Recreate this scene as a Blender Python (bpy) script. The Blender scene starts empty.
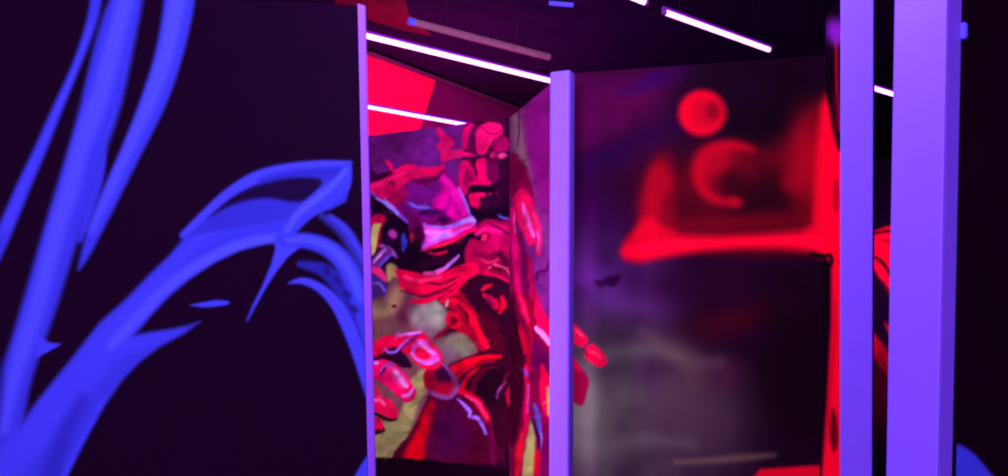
import bpy, bmesh, math, random
import numpy as np
from mathutils import Vector, Matrix

random.seed(4)
RNG = np.random.RandomState(7)
sc = bpy.context.scene
COL = sc.collection
PI = math.pi

# ------------------------------------------------------------------ camera
W_, H_ = 1008.0, 476.0
F = 750.0
PITCH = math.radians(2.0)
CX, CY = 504.0, 348.0
EYE = 1.25
CP, SP = math.cos(PITCH), math.sin(PITCH)

cam_d = bpy.data.cameras.new('camera')
cam = bpy.data.objects.new('camera', cam_d)
COL.objects.link(cam)
cam.location = (0, 0, EYE)
cam.rotation_euler = (PI / 2 - PITCH, 0, 0)
cam_d.sensor_width = 36.0
cam_d.lens = F / W_ * 36.0
cam_d.shift_y = (CY - H_ / 2) / W_
cam_d.clip_start = 0.02
sc.camera = cam


def ray(px, py):
    a, b = (px - CX) / F, -(py - CY) / F
    return Vector((a, CP + b * SP, -SP + b * CP))


def at_z(px, py, z):
    d = ray(px, py)
    return Vector((0, 0, EYE)) + d * ((z - EYE) / d.z)


def at_plane(px, py, p, n):
    d = ray(px, py)
    o = Vector((0, 0, EYE))
    return o + d * ((p - o).dot(n) / d.dot(n))


def project(P):
    x, y, z = P[..., 0], P[..., 1], P[..., 2] - EYE
    dep = y * CP - z * SP
    up = y * SP + z * CP
    return CX + F * x / dep, CY - F * up / dep


# ------------------------------------------------------------------ colours
LIGHT = np.array([1.0, 0.36, 1.0])      # tint of the arena's ultraviolet tubes


def lin(c):
    c = np.asarray(c, dtype=np.float64) / 255.0
    return np.where(c <= 0.04045, c / 12.92, ((c + 0.055) / 1.055) ** 2.4)


def paint_rgb(c, gain=1.0):
    """Paint colour that looks like the sRGB colour c under the arena's violet light."""
    return np.clip(lin(c) / LIGHT * gain, 0.0, 0.95)


# ------------------------------------------------------------------ materials
def nodes_of(name):
    m = bpy.data.materials.new(name)
    m.use_nodes = True
    nt = m.node_tree
    b = nt.nodes['Principled BSDF']
    return m, nt, b


def plain(name, col, rough=0.6, noise=0.12, scale=25.0, spec=0.25, metal=0.0, bump=0.05):
    m, nt, b = nodes_of(name)
    b.inputs['Roughness'].default_value = rough
    b.inputs['Metallic'].default_value = metal
    b.inputs['Specular IOR Level'].default_value = spec
    tc = nt.nodes.new('ShaderNodeTexCoord')
    nz = nt.nodes.new('ShaderNodeTexNoise')
    nz.inputs['Scale'].default_value = scale
    nz.inputs['Detail'].default_value = 4
    nt.links.new(tc.outputs['Object'], nz.inputs['Vector'])
    mr = nt.nodes.new('ShaderNodeMapRange')
    mr.inputs['To Min'].default_value = 1 - noise
    mr.inputs['To Max'].default_value = 1 + noise
    nt.links.new(nz.outputs['Fac'], mr.inputs['Value'])
    mx = nt.nodes.new('ShaderNodeVectorMath')
    mx.operation = 'SCALE'
    mx.inputs[0].default_value = tuple(float(v) for v in col[:3])
    nt.links.new(mr.outputs['Result'], mx.inputs['Scale'])
    nt.links.new(mx.outputs['Vector'], b.inputs['Base Color'])
    bp = nt.nodes.new('ShaderNodeBump')
    bp.inputs['Strength'].default_value = bump
    bp.inputs['Distance'].default_value = 0.01
    nt.links.new(nz.outputs['Fac'], bp.inputs['Height'])
    nt.links.new(bp.outputs['Normal'], b.inputs['Normal'])
    return m


def mural_mat(name, rough=0.75, spec=0.03):
    m, nt, b = nodes_of(name)
    b.inputs['Roughness'].default_value = rough
    b.inputs['Specular IOR Level'].default_value = spec
    at = nt.nodes.new('ShaderNodeAttribute')
    at.attribute_name = 'paint'
    tc = nt.nodes.new('ShaderNodeTexCoord')
    nz = nt.nodes.new('ShaderNodeTexNoise')
    nz.inputs['Scale'].default_value = 160.0
    nz.inputs['Detail'].default_value = 2
    nt.links.new(tc.outputs['Object'], nz.inputs['Vector'])
    mr = nt.nodes.new('ShaderNodeMapRange')
    mr.inputs['To Min'].default_value = 0.84
    mr.inputs['To Max'].default_value = 1.16
    nt.links.new(nz.outputs['Fac'], mr.inputs['Value'])
    mx = nt.nodes.new('ShaderNodeVectorMath')
    mx.operation = 'SCALE'
    nt.links.new(at.outputs['Color'], mx.inputs[0])
    nt.links.new(mr.outputs['Result'], mx.inputs['Scale'])
    nt.links.new(mx.outputs['Vector'], b.inputs['Base Color'])
    return m


def glow(name, col, strength):
    m, nt, b = nodes_of(name)
    b.inputs['Base Color'].default_value = (0.8, 0.8, 0.8, 1)
    b.inputs['Emission Color'].default_value = (*col, 1)
    b.inputs['Emission Strength'].default_value = strength
    return m


M_BLACK = plain('black wall paint', paint_rgb((17, 0, 28)), 0.75, 0.25, 6, 0.03)
M_ROOM = plain('black room paint', (0.02, 0.001, 0.03), 0.9, 0.3, 3, 0.02)
M_BLACKD = plain('black panel paint', paint_rgb((18, 0, 20)), 0.8, 0.3, 6, 0.03)
M_CEIL = plain('dark ceiling paint', (0.020, 0.001, 0.036), 0.85, 0.35, 3, 0.03)
M_FARWALL = plain('dark plum far wall paint', (0.14, 0.001, 0.08), 0.8, 0.3, 4, 0.1)
M_FLOOR = plain('dark carpet', (0.015, 0.01, 0.015), 0.95, 0.4, 60, 0.05)
M_POST = plain('blacklit white post paint', (0.155, 0.105, 0.93), 0.55, 0.06, 14, 0.3, 0, 0.12)  # blacklight violet is put into the colour of the white posts
M_TRIM = plain('blacklit white trim paint', (0.24, 0.11, 0.90), 0.55, 0.06, 14, 0.3, 0, 0.12)  # white trim with the blacklight's violet cast in its base colour
M_MURAL = mural_mat('mural paint')
M_TUBE = glow('lit ultraviolet tube', (0.9, 0.27, 1.0), 4.3)
M_BATTEN = plain('halo violet lamp batten', (0.16, 0.005, 0.45), 0.5, 0.1, 20, 0.3)  # violet here imitates the glow fringe around the lit tubes
M_CAP = plain('lamp end cap', (0.12, 0.04, 0.25), 0.4, 0.05, 20)
M_WIRE = plain('dark wire', (0.004, 0.002, 0.004), 0.5)
M_DUST = plain('dusty unlit tube', (0.22, 0.12, 0.16), 0.8, 0.5, 60, 0.1)
M_REDLIT = plain('red-lit far wall patch', (0.95, 0.001, 0.075), 0.7, 0.06, 5, 0.1)  # red light on the far wall put into a base colour
M_REDCEIL = plain('red-lit ceiling patch', (0.13, 0.001, 0.022), 0.8, 0.8, 5, 0.1)  # red light falling on the ceiling put into a base colour
M_BLUE = plain('blue plastic', (0.09, 0.12, 0.9), 0.5, 0.08, 30)
M_DARKBEAM = plain('dark beam paint', (0.10, 0.02, 0.085), 0.8, 0.3, 8, 0.1)
M_STEEL = plain('dusty grey pipe', (0.35, 0.2, 0.25), 0.5, 0.3, 40, 0.3)


# ------------------------------------------------------------------ object helpers
def link(name, bm, mat, parent=None, smooth=False):
    bmesh.ops.recalc_face_normals(bm, faces=bm.faces)
    me = bpy.data.meshes.new(name)
    bm.to_mesh(me)
    bm.free()
    if smooth:
        for p in me.polygons:
            p.use_smooth = True
    me.materials.append(mat)
    o = bpy.data.objects.new(name, me)
    COL.objects.link(o)
    if parent is not None:
        o.parent = parent
        o.matrix_parent_inverse = parent.matrix_basis.inverted()
    return o


def tag(o, label, cat, group=None):
    o['label'] = label
    o['category'] = cat
    if group:
        o['group'] = group
    return o


def structure(o):
    o['kind'] = 'structure'
    return o


def empty(name, loc, rz=0.0):
    o = bpy.data.objects.new(name, None)
    o.empty_display_size = 0.1
    COL.objects.link(o)
    o.location = loc
    o.rotation_euler = (0, 0, rz)
    return o


def prism(bm, foot, z0, z1, tops=None, shift=None):
    """Upright prism over a footprint (list of xy); tops: z per vertex; shift: xy added at the bottom."""
    n = len(foot)
    sh = shift or (0, 0)
    lo = [bm.verts.new((p[0] + sh[0], p[1] + sh[1], z0)) for p in foot]
    hi = [bm.verts.new((p[0], p[1], tops[i] if tops else z1)) for i, p in enumerate(foot)]
    bm.faces.new(lo[::-1])
    bm.faces.new(hi)
    for i in range(n):
        j = (i + 1) % n
        bm.faces.new((lo[i], lo[j], hi[j], hi[i]))
    return bm


def round_foot(foot, r, seg=4):
    out = []
    n = len(foot)
    for i in range(n):
        p = Vector(foot[i]); a = Vector(foot[i - 1]); b = Vector(foot[(i + 1) % n])
        da, db = (a - p).normalized(), (b - p).normalized()
        rr = min(r, (a - p).length * 0.45, (b - p).length * 0.45)
        s, e = p + da * rr, p + db * rr
        for k in range(seg + 1):
            t = k / seg
            out.append(tuple((s * (1 - t) + p * t) * (1 - t) + (p * (1 - t) + e * t) * t))
    return out


def obox(bm, c, ax, ay, az, hx, hy, hz):
    vs = []
    for sx in (-1, 1):
        for sy in (-1, 1):
            for sz in (-1, 1):
                vs.append(bm.verts.new(c + ax * hx * sx + ay * hy * sy + az * hz * sz))
    for f in ((0, 1, 3, 2), (4, 6, 7, 5), (0, 4, 5, 1), (2, 3, 7, 6), (0, 2, 6, 4), (1, 5, 7, 3)):
        bm.faces.new([vs[i] for i in f])


def tube(bm, a, b, r, seg=12):
    d = (b - a).normalized()
    u = d.cross(Vector((0, 0, 1)))
    if u.length < 1e-4:
        u = Vector((1, 0, 0))
    u.normalize()
    v = d.cross(u)
    ra, rb = [], []
    for k in range(seg):
        t = 2 * PI * k / seg
        off = (u * math.cos(t) + v * math.sin(t)) * r
        ra.append(bm.verts.new(a + off))
        rb.append(bm.verts.new(b + off))
    for k in range(seg):
        j = (k + 1) % seg
        bm.faces.new((ra[k], ra[j], rb[j], rb[k]))
    bm.faces.new(ra[::-1])
    bm.faces.new(rb)


# ------------------------------------------------------------------ mural painting (numpy canvas)
X0, Y0, X1, Y1 = -90, -90, 1100, 570
SS = 2                                       # canvas samples per unit
CW, CH = (X1 - X0) * SS, (Y1 - Y0) * SS


def vnoise(shape, cell, seed):
    r = np.random.RandomState(seed)
    h, w = shape
    gh, gw = int(h / cell) + 3, int(w / cell) + 3
    g = r.rand(gh, gw)
    yy = np.arange(h) / cell
    xx = np.arange(w) / cell
    yi, xi = yy.astype(int), xx.astype(int)
    fy, fx = yy - yi, xx - xi
    fy = (fy * fy * (3 - 2 * fy))[:, None]
    fx = (fx * fx * (3 - 2 * fx))[None, :]
    a = g[yi][:, xi]; b = g[yi][:, xi + 1]; c = g[yi + 1][:, xi]; d = g[yi + 1][:, xi + 1]
    return a * (1 - fx) * (1 - fy) + b * fx * (1 - fy) + c * (1 - fx) * fy + d * fx * fy


def smooth_path(pts, n=6, closed=False):
    P = np.asarray(pts, float)
    N = len(P)
    out = []
    rng = range(N if closed else N - 1)
    for i in rng:
        if closed:
            p0, p1, p2, p3 = P[(i - 1) % N], P[i], P[(i + 1) % N], P[(i + 2) % N]
        else:
            p0, p1, p2, p3 = P[max(i - 1, 0)], P[i], P[i + 1], P[min(i + 2, N - 1)]
        for k in range(n):
            t = k / n
            out.append(0.5 * ((2 * p1) + (-p0 + p2) * t + (2 * p0 - 5 * p1 + 4 * p2 - p3) * t * t
                              + (-p0 + 3 * p1 - 3 * p2 + p3) * t ** 3))
    if not closed:
        out.append(P[-1])
    return np.array(out)


class Canvas:
    def __init__(self, box, base):
        self.x0, self.y0, self.x1, self.y1 = box
        self.w = int((self.x1 - self.x0) * SS)
        self.h = int((self.y1 - self.y0) * SS)
        self.rgb = np.zeros((self.h, self.w, 3))
        self.rgb[:] = base
        self.lab = np.zeros((self.h, self.w), dtype=np.int16)
        self.names = ['']
        self.cur = 0

    def part(self, name):
        self.names.append(name)
        self.cur = len(self.names) - 1

    def same(self, name):
        self.cur = self.names.index(name)

    def none(self):
        self.cur = -1                         # leave the parting as it is

    def ground(self):
        self.cur = 0

    def _win(self, pts, pad):
        a = (np.asarray(pts)[:, :2].min(0) - pad - (self.x0, self.y0)) * SS
        b = (np.asarray(pts)[:, :2].max(0) + pad - (self.x0, self.y0)) * SS
        i0, j0 = max(0, int(a[0])), max(0, int(a[1]))
        i1, j1 = min(self.w, int(b[0]) + 2), min(self.h, int(b[1]) + 2)
        if i1 <= i0 or j1 <= j0:
            return None
        X = (np.arange(i0, i1) + 0.5) / SS + self.x0
        Y = (np.arange(j0, j1) + 0.5) / SS + self.y0
        XX, YY = np.meshgrid(X, Y)
        return i0, i1, j0, j1, XX, YY

    def _put(self, win, m, col, col2=None, ax=None, thr=0.5):
        i0, i1, j0, j1, XX, YY = win
        c = np.asarray(col, float)
        if col2 is not None:
            (xa, ya), (xb, yb) = ax
            t = ((XX - xa) * (xb - xa) + (YY - ya) * (yb - ya)) / ((xb - xa) ** 2 + (yb - ya) ** 2)
            t = np.clip(t, 0, 1)[..., None]
            c = c * (1 - t) + np.asarray(col2, float) * t
        reg = self.rgb[j0:j1, i0:i1]
        reg[:] = reg * (1 - m[..., None]) + c * m[..., None]
        if self.cur >= 0:
            self.lab[j0:j1, i0:i1][m > thr] = self.cur

    def poly(self, pts, col, soft=0.8, a=1.0, sm=True, col2=None, ax=None, thr=0.5):
        P = smooth_path(pts, 5, True) if sm else np.asarray(pts, float)
        win = self._win(P, soft * 2 + 1)
        if win is None:
            return
        XX, YY = win[4], win[5]
        d2 = np.full(XX.shape, 1e9)
        inside = np.zeros(XX.shape, bool)
        n = len(P)
        for k in range(n):
            xa, ya = P[k]; xb, yb = P[(k + 1) % n]
            ex, ey = xb - xa, yb - ya
            L = ex * ex + ey * ey
            if L < 1e-9:
                continue
            t = np.clip(((XX - xa) * ex + (YY - ya) * ey) / L, 0, 1)
            dx, dy = XX - xa - t * ex, YY - ya - t * ey
            np.minimum(d2, dx * dx + dy * dy, out=d2)
            if ya != yb:
                c = ((ya > YY) != (yb > YY)) & (XX < ex * (YY - ya) / ey + xa)
                inside ^= c
        sd = np.sqrt(d2) * np.where(inside, 1, -1)
        m = np.clip(sd / (2 * soft) + 0.5, 0, 1)
        m = m * m * (3 - 2 * m) * a
        self._put(win, m, col, col2, ax, thr * a)

    def stroke(self, pts, col, soft=0.8, a=1.0, col2=None, ax=None, n=6, thr=0.5):
        """pts: (x, y, full width)"""
        P = smooth_path(pts, n)
        P[:, 2] = np.maximum(P[:, 2], 0.2)
        win = self._win(P, P[:, 2].max() / 2 + soft * 2 + 1)
        if win is None:
            return
        XX, YY = win[4], win[5]
        sd = np.full(XX.shape, -1e9)
        for k in range(len(P) - 1):
            xa, ya, wa = P[k]; xb, yb, wb = P[k + 1]
            ex, ey = xb - xa, yb - ya
            L = ex * ex + ey * ey
            if L < 1e-9:
                continue
            t = np.clip(((XX - xa) * ex + (YY - ya) * ey) / L, 0, 1)
            d = np.hypot(XX - xa - t * ex, YY - ya - t * ey)
            np.maximum(sd, (wa + (wb - wa) * t) / 2 - d, out=sd)
        m = np.clip(sd / (2 * soft) + 0.5, 0, 1)
        m = m * m * (3 - 2 * m) * a
        self._put(win, m, col, col2, ax, thr * a)

    def blob(self, cx, cy, rx, ry, col, rot=0.0, a=1.0, soft=0.5, thr=0.5):
        """ellipse that fades from (1-soft) of its radius outwards"""
        r = max(rx, ry) * (1 + soft)
        win = self._win([(cx - r, cy - r), (cx + r, cy + r)], 1)
        if win is None:
            return
        XX, YY = win[4] - cx, win[5] - cy
        c, s = math.cos(rot), math.sin(rot)
        u, v = (XX * c + YY * s) / rx, (-XX * s + YY * c) / ry
        q = np.hypot(u, v)
        m = np.clip((1 + soft - q) / (2 * soft), 0, 1)
        m = m * m * (3 - 2 * m) * a
        self._put(win, m, col, thr=thr * a)

    def clouds(self, col, cell, seed, a, box=None, lo=0.45, hi=0.8):
        n = vnoise((self.h, self.w), cell * SS, seed) * 0.6 + vnoise((self.h, self.w), cell * SS * 0.45, seed + 1) * 0.4
        m = np.clip((n - lo) / (hi - lo), 0, 1) * a
        self.rgb = self.rgb * (1 - m[..., None]) + np.asarray(col, float) * m[..., None]

    def weather(self, amp, cell, seed, dark=0.0, dcell=7, dcol=(20, 0, 20)):
        """brushy wobble of the outlines, uneven paint thickness"""
        dx = (vnoise((self.h, self.w), cell * SS, seed) - 0.5) * 2 * amp * SS
        dy = (vnoise((self.h, self.w), cell * SS, seed + 5) - 0.5) * 2 * amp * SS
        jj, ii = np.mgrid[0:self.h, 0:self.w]
        ii = np.clip((ii + dx).astype(int), 0, self.w - 1)
        jj = np.clip((jj + dy).astype(int), 0, self.h - 1)
        self.rgb = self.rgb[jj, ii]
        self.lab = self.lab[jj, ii]
        if dark:
            self.clouds(dcol, dcell, seed + 9, dark, lo=0.42, hi=0.85)

    def brushwork(self, n, seed, box, wmax=4.5, a=0.45, lo=0.55, hi=1.25):
        """short strokes of slightly thinner or thicker paint of the same colour"""
        r = np.random.RandomState(seed)
        self.none()
        for _ in range(n):
            x, y = r.uniform(box[0], box[2]), r.uniform(box[1], box[3])
            th = r.normal(-0.6, 0.6)
            L = r.uniform(4, 16)
            dx, dy = math.cos(th) * L / 2, math.sin(th) * L / 2
            k = r.uniform(-2.5, 2.5)
            c = self.rgb[int((y - self.y0) * SS), int((x - self.x0) * SS)] * r.uniform(lo, hi)
            w = r.uniform(1.8, wmax)
            self.stroke([(x - dx, y - dy, 0.4), (x + k * math.sin(th), y - k * math.cos(th), w), (x + dx, y + dy, 0.4)], np.clip(c, 0, 255), 1.8, a=a, n=3)

    def sample(self, px, py):
        gx = np.clip((px - self.x0) * SS - 0.5, 0, self.w - 1.001)
        gy = np.clip((py - self.y0) * SS - 0.5, 0, self.h - 1.001)
        xi, yi = gx.astype(int), gy.astype(int)
        fx, fy = (gx - xi)[..., None], (gy - yi)[..., None]
        R = self.rgb
        return (R[yi, xi] * (1 - fx) * (1 - fy) + R[yi, xi + 1] * fx * (1 - fy)
                + R[yi + 1, xi] * (1 - fx) * fy + R[yi + 1, xi + 1] * fx * fy)

    def label(self, px, py):
        xi = np.clip(((px - self.x0) * SS).astype(int), 0, self.w - 1)
        yi = np.clip(((py - self.y0) * SS).astype(int), 0, self.h - 1)
        return self.lab[yi, xi]


def build_mural(cv, P, Q, z0, z1, step, off, name, gain, skip_ground=False, lean=(0, 0), tz=None, min_faces=12):
    """Paint layer on the wall face P->Q (xy points), from height z0 to z1, as a fine grid cut into the painted motifs."""
    P = np.array([P[0], P[1]]); Q = np.array([Q[0], Q[1]])
    nrm = np.array([Q[1] - P[1], -(Q[0] - P[0])])
    nrm /= np.linalg.norm(nrm)
    if nrm @ (-(P + Q) / 2) < 0:
        nrm = -nrm
    L = np.linalg.norm(Q - P)
    nu, nv = max(2, int(L / step)), max(2, int((z1 - z0) / step))
    u = np.linspace(0, 1, nu + 1)
    v = np.linspace(0, 1, nv + 1)
    U, V = np.meshgrid(u, v)
    Z = z0 + (z1 - z0) * V
    S = np.clip((2.44 - Z) / 2.44, 0, 1)
    G = np.stack([P[0] + (Q[0] - P[0]) * U + nrm[0] * off + lean[0] * S,
                  P[1] + (Q[1] - P[1]) * U + nrm[1] * off + lean[1] * S, Z], -1)
    px, py = project(G)
    rgb = cv.sample(px, py)
    albedo = np.clip(lin(np.clip(rgb, 0, 255)) / LIGHT * np.asarray(gain), 0, 0.95)
    cen = (G[:-1, :-1] + G[1:, 1:]) / 2
    cx, cy = project(cen)
    lab = cv.label(cx, cy)
    idx = np.arange((nu + 1) * (nv + 1)).reshape(nv + 1, nu + 1)
    quads = np.stack([idx[:-1, :-1], idx[:-1, 1:], idx[1:, 1:], idx[1:, :-1]], -1).reshape(-1, 4)
    # winding so that the paint faces the room
    e1, e2 = G[0, 1] - G[0, 0], G[1, 0] - G[0, 0]
    if np.cross(e1, e2) @ np.array([nrm[0], nrm[1], 0]) < 0:
        quads = quads[:, ::-1]
    lab = lab.reshape(-1)
    co = G.reshape(-1, 3)
    al = albedo.reshape(-1, 3)
    counts = np.bincount(lab, minlength=len(cv.names))
    lab = np.where((counts[lab] < min_faces) & (lab > 0), 0, lab)
    made = {}
    root = None
    order = [0] + [k for k in range(1, len(cv.names))]
    base = Vector(((P[0] + Q[0]) / 2, (P[1] + Q[1]) / 2, z0))
    for k in order:
        sel = quads[lab == k]
        if k == 0:
            if skip_ground or not len(sel):
                root = empty(name, base)
                bpy.context.view_layer.update()
                continue
        if not len(sel):
            continue
        used, inv = np.unique(sel.reshape(-1), return_inverse=True)
        me = bpy.data.meshes.new(name if k == 0 else cv.names[k])
        nf = len(sel)
        c = co[used] - (np.array(base) if True else 0)
        me.vertices.add(len(used))
        me.vertices.foreach_set('co', c.reshape(-1).astype(np.float32))
        me.loops.add(nf * 4)
        me.loops.foreach_set('vertex_index', inv.astype(np.int32).reshape(-1))
        me.polygons.add(nf)
        me.polygons.foreach_set('loop_start', (np.arange(nf) * 4).astype(np.int32))
        me.update(calc_edges=True)
        at = me.color_attributes.new('paint', 'FLOAT_COLOR', 'POINT')
        rgba = np.ones((len(used), 4), np.float32)
        rgba[:, :3] = al[used]
        at.data.foreach_set('color', rgba.reshape(-1))
        me.materials.append(M_MURAL)
        o = bpy.data.objects.new(name if k == 0 else cv.names[k], me)
        COL.objects.link(o)
        if k == 0:
            o.location = base
            root = o
            bpy.context.view_layer.update()
        else:
            o.parent = root
            made[cv.names[k]] = o
    return root, made


# ------------------------------------------------------------------ light levels and paint strength per wall
E_MAIN, E_COR, E_FAR, E_RED, E_OVER, E_UP, E_RIGHT = 380.0, 44.0, 12.0, 22.0, 42.0, 7.0, 42.0
GAIN = dict(left=0.78, back=0.84, side=0.74, moon=0.68, flame=1.05, streaks=1, swoosh=1.2)


# ---- blue tendrils on the left partition
BG_L = (17, 0, 28)
BL, BL2, BL3 = (62, 50, 246), (74, 64, 255), (52, 43, 226)


def paint_left():
    c = Canvas((-90, -90, 390, 560), BG_L)
    T = 0.004
    c.part('paint_tendril')
    c.stroke([(99, -60, 12), (97, -10, 12), (91, 24, 11), (76, 66, 9), (57, 110, 11), (40, 150, 13), (22, 190, 15), (5, 230, 16), (-14, 270, 18), (-50, 350, 20)], BL3, 3.4, thr=T)
    c.none()
    c.stroke([(90, 26, 4), (76, 66, 4), (57, 110, 5), (40, 150, 6), (22, 190, 7), (5, 230, 8)], BL, 2.5)
    c.part('paint_tendril')
    c.stroke([(134, -60, 32), (127, -5, 33), (114, 50, 38), (102, 100, 40), (87, 150, 37), (74, 190, 36), (62, 230, 36), (41, 300, 35), (28, 340, 33), (17, 375, 32), (9, 420, 28), (-2, 476, 24), (-14, 540, 20)], BL3, 4.5, thr=T)
    c.poly([(37, 334), (48, 342), (62, 344), (50, 351), (36, 358)], BL, 1.5, sm=False, thr=T)
    c.none()
    c.stroke([(128, -10, 16), (112, 50, 18), (98, 100, 20), (80, 150, 18), (70, 190, 18), (57, 230, 18), (39, 300, 18), (26, 340, 18), (14, 380, 14), (4, 430, 9)], BL2, 6, a=0.9)
    c.stroke([(109, 10, 8), (98, 45, 8), (88, 95, 9)], BL3, 4, a=0.6)
    c.stroke([(104, 160, 3), (98, 185, 3), (88, 215, 2)], (30, 15, 120), 2, a=0.7)
    c.stroke([(2, 360, 4), (-2, 400, 8), (-10, 450, 10)], (30, 22, 140), 5, a=0.6)
    c.part('paint_tendril')
    c.stroke([(183, -60, 30), (180, -5, 31), (170, 50, 28), (154, 100, 26), (132, 150, 21), (113, 190, 19), (95, 230, 15), (85, 255, 9), (79, 269, 3)], BL3, 3.4, thr=T)
    c.stroke([(106, 148, 1), (103, 162, 6), (97, 185, 10), (86, 220, 9), (80, 240, 5)], BL3, 3.0, thr=T)
    c.none()
    c.stroke([(178, -5, 16), (167, 50, 15), (150, 100, 14), (128, 150, 11), (110, 190, 10), (92, 230, 7)], BL2, 4.5, a=0.85)

    c.part('paint_limb')
    S4 = [(-60, 540), (-22, 490), (0, 462), (37, 402), (70, 361), (100, 322), (127, 299), (150, 274), (168, 257), (182, 240), (196, 227), (215, 214),
          (240, 204), (268, 198), (290, 199), (306, 204), (300, 222), (286, 240), (265, 243), (240, 250), (215, 262), (190, 279), (170, 296), (152, 315), (134, 335), (150, 332),
          (175, 329), (201, 321), (184, 334), (160, 347), (140, 362), (122, 381), (105, 406), (90, 433), (78, 456), (68, 476), (40, 540)]
    c.poly(S4, BL3, 3.2, thr=T, sm=False)
    c.none()
    c.stroke([(-20, 500, 30), (30, 440, 34), (75, 385, 34), (115, 335, 30), (150, 290, 16), (176, 262, 10), (215, 228, 10), (260, 208, 8)], BL, 9, a=0.95)
    c.stroke([(112, 345, 10), (140, 315, 11), (170, 285, 11), (205, 261, 11), (240, 245, 10), (275, 238, 9)], BL2, 3.5, a=0.95)
    c.stroke([(120, 352, 14), (150, 340, 12), (180, 330, 5)], BL, 4, a=0.7)
    c.stroke([(82, 400, 10), (66, 430, 14), (52, 470, 18), (44, 500, 20)], (40, 30, 185), 7, a=0.75)
    c.stroke([(104, 398, 4), (90, 424, 4), (72, 458, 5), (62, 480, 5)], BL, 2.5, a=0.8)

    c.part('paint_fin')
    c.poly([(181, 237), (202, 215), (226, 192), (256, 174), (288, 165), (322, 161), (351, 161), (352, 180), (346, 202), (330, 210), (310, 216)], (46, 36, 205), 2.2, a=1, sm=False, thr=T)
    c.none()
    c.poly([(207, 218), (226, 200), (255, 186), (287, 178), (320, 179), (316, 192), (298, 202), (264, 198), (232, 205)], (22, 3, 60), 3.0, a=1, sm=True)
    c.same('paint_fin')
    c.stroke([(183, 235, 7), (205, 214, 9), (230, 192, 10), (258, 176, 11), (290, 168, 10), (322, 164, 7), (350, 163, 3)], BL, 2.6, thr=T)
    c.none()
    c.stroke([(262, 180, 7), (292, 173, 8), (325, 172, 8), (342, 172, 6)], (38, 28, 180), 4, a=0.7)
    c.same('paint_fin')
    c.stroke([(349, 164, 5), (341, 184, 18), (325, 197, 21), (306, 212, 17), (290, 228, 16), (282, 241, 13)], BL3, 2.2, thr=T)
    c.none()
    c.stroke([(346, 170, 4), (332, 186, 6), (315, 200, 7), (298, 214, 6), (284, 236, 6)], BL2, 3, a=0.9)

    c.part('paint_claw')
    c.poly([(274, 236), (302, 246), (288, 257), (277, 271), (266, 288), (256, 306), (248, 321), (246, 321), (252, 306), (262, 286), (271, 264), (275, 250)], BL, 2.0, sm=False, thr=T)
    c.part('paint_limb')
    c.stroke([(322, 216, 6), (342, 230, 12), (357, 252, 13), (372, 278, 10)], (44, 32, 175), 4.0, thr=T)
    c.stroke([(330, 216, 4), (346, 229, 6), (360, 252, 6), (374, 276, 5)], (58, 44, 220), 2.5, thr=T)
    c.stroke([(300, 264, 7), (325, 271, 14), (345, 293, 18), (360, 325, 14)], (36, 26, 165), 3.0, thr=T)
    c.stroke([(283, 240, 13), (308, 241, 16), (331, 250, 18), (349, 270, 20), (361, 300, 20), (368, 335, 15), (374, 372, 8)], BL3, 2.4, thr=T)
    c.stroke([(289, 283, 2), (303, 281, 7), (320, 288, 9), (336, 304, 12), (349, 328, 14), (359, 355, 13), (367, 388, 8), (372, 410, 3)], BL, 1.8, thr=T)
    c.none()
    c.stroke([(288, 240, 6), (310, 240, 7), (333, 250, 8), (350, 270, 9), (361, 298, 9)], BL2, 3, a=0.8)
    for (x, y, a_) in ((327, 271, 0.9), (338, 281, 0.9), (347, 294, 0.8), (354, 309, 0.7)):
        c.blob(x, y, 5, 3.2, (28, 12, 120), a_, 0.8)
    c.part('paint_dash')
    c.poly([(190, 305), (204, 302), (218, 300), (230, 302), (226, 305), (212, 307), (200, 307)], BL, 1.4, thr=T)
    c.part('paint_dash')
    c.poly([(352, 480), (362, 463), (375, 444), (390, 440), (390, 560), (330, 560), (345, 500)], BL, 1.8, sm=False, thr=T)
    return c


# ---- armoured warrior on the back wall
RED, PINK, LAV = (255, 0, 60), (255, 15, 130), (180, 80, 255)
MAR, BLK, KHA = (95, 0, 45), (24, 0, 24), (165, 138, 100)


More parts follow.
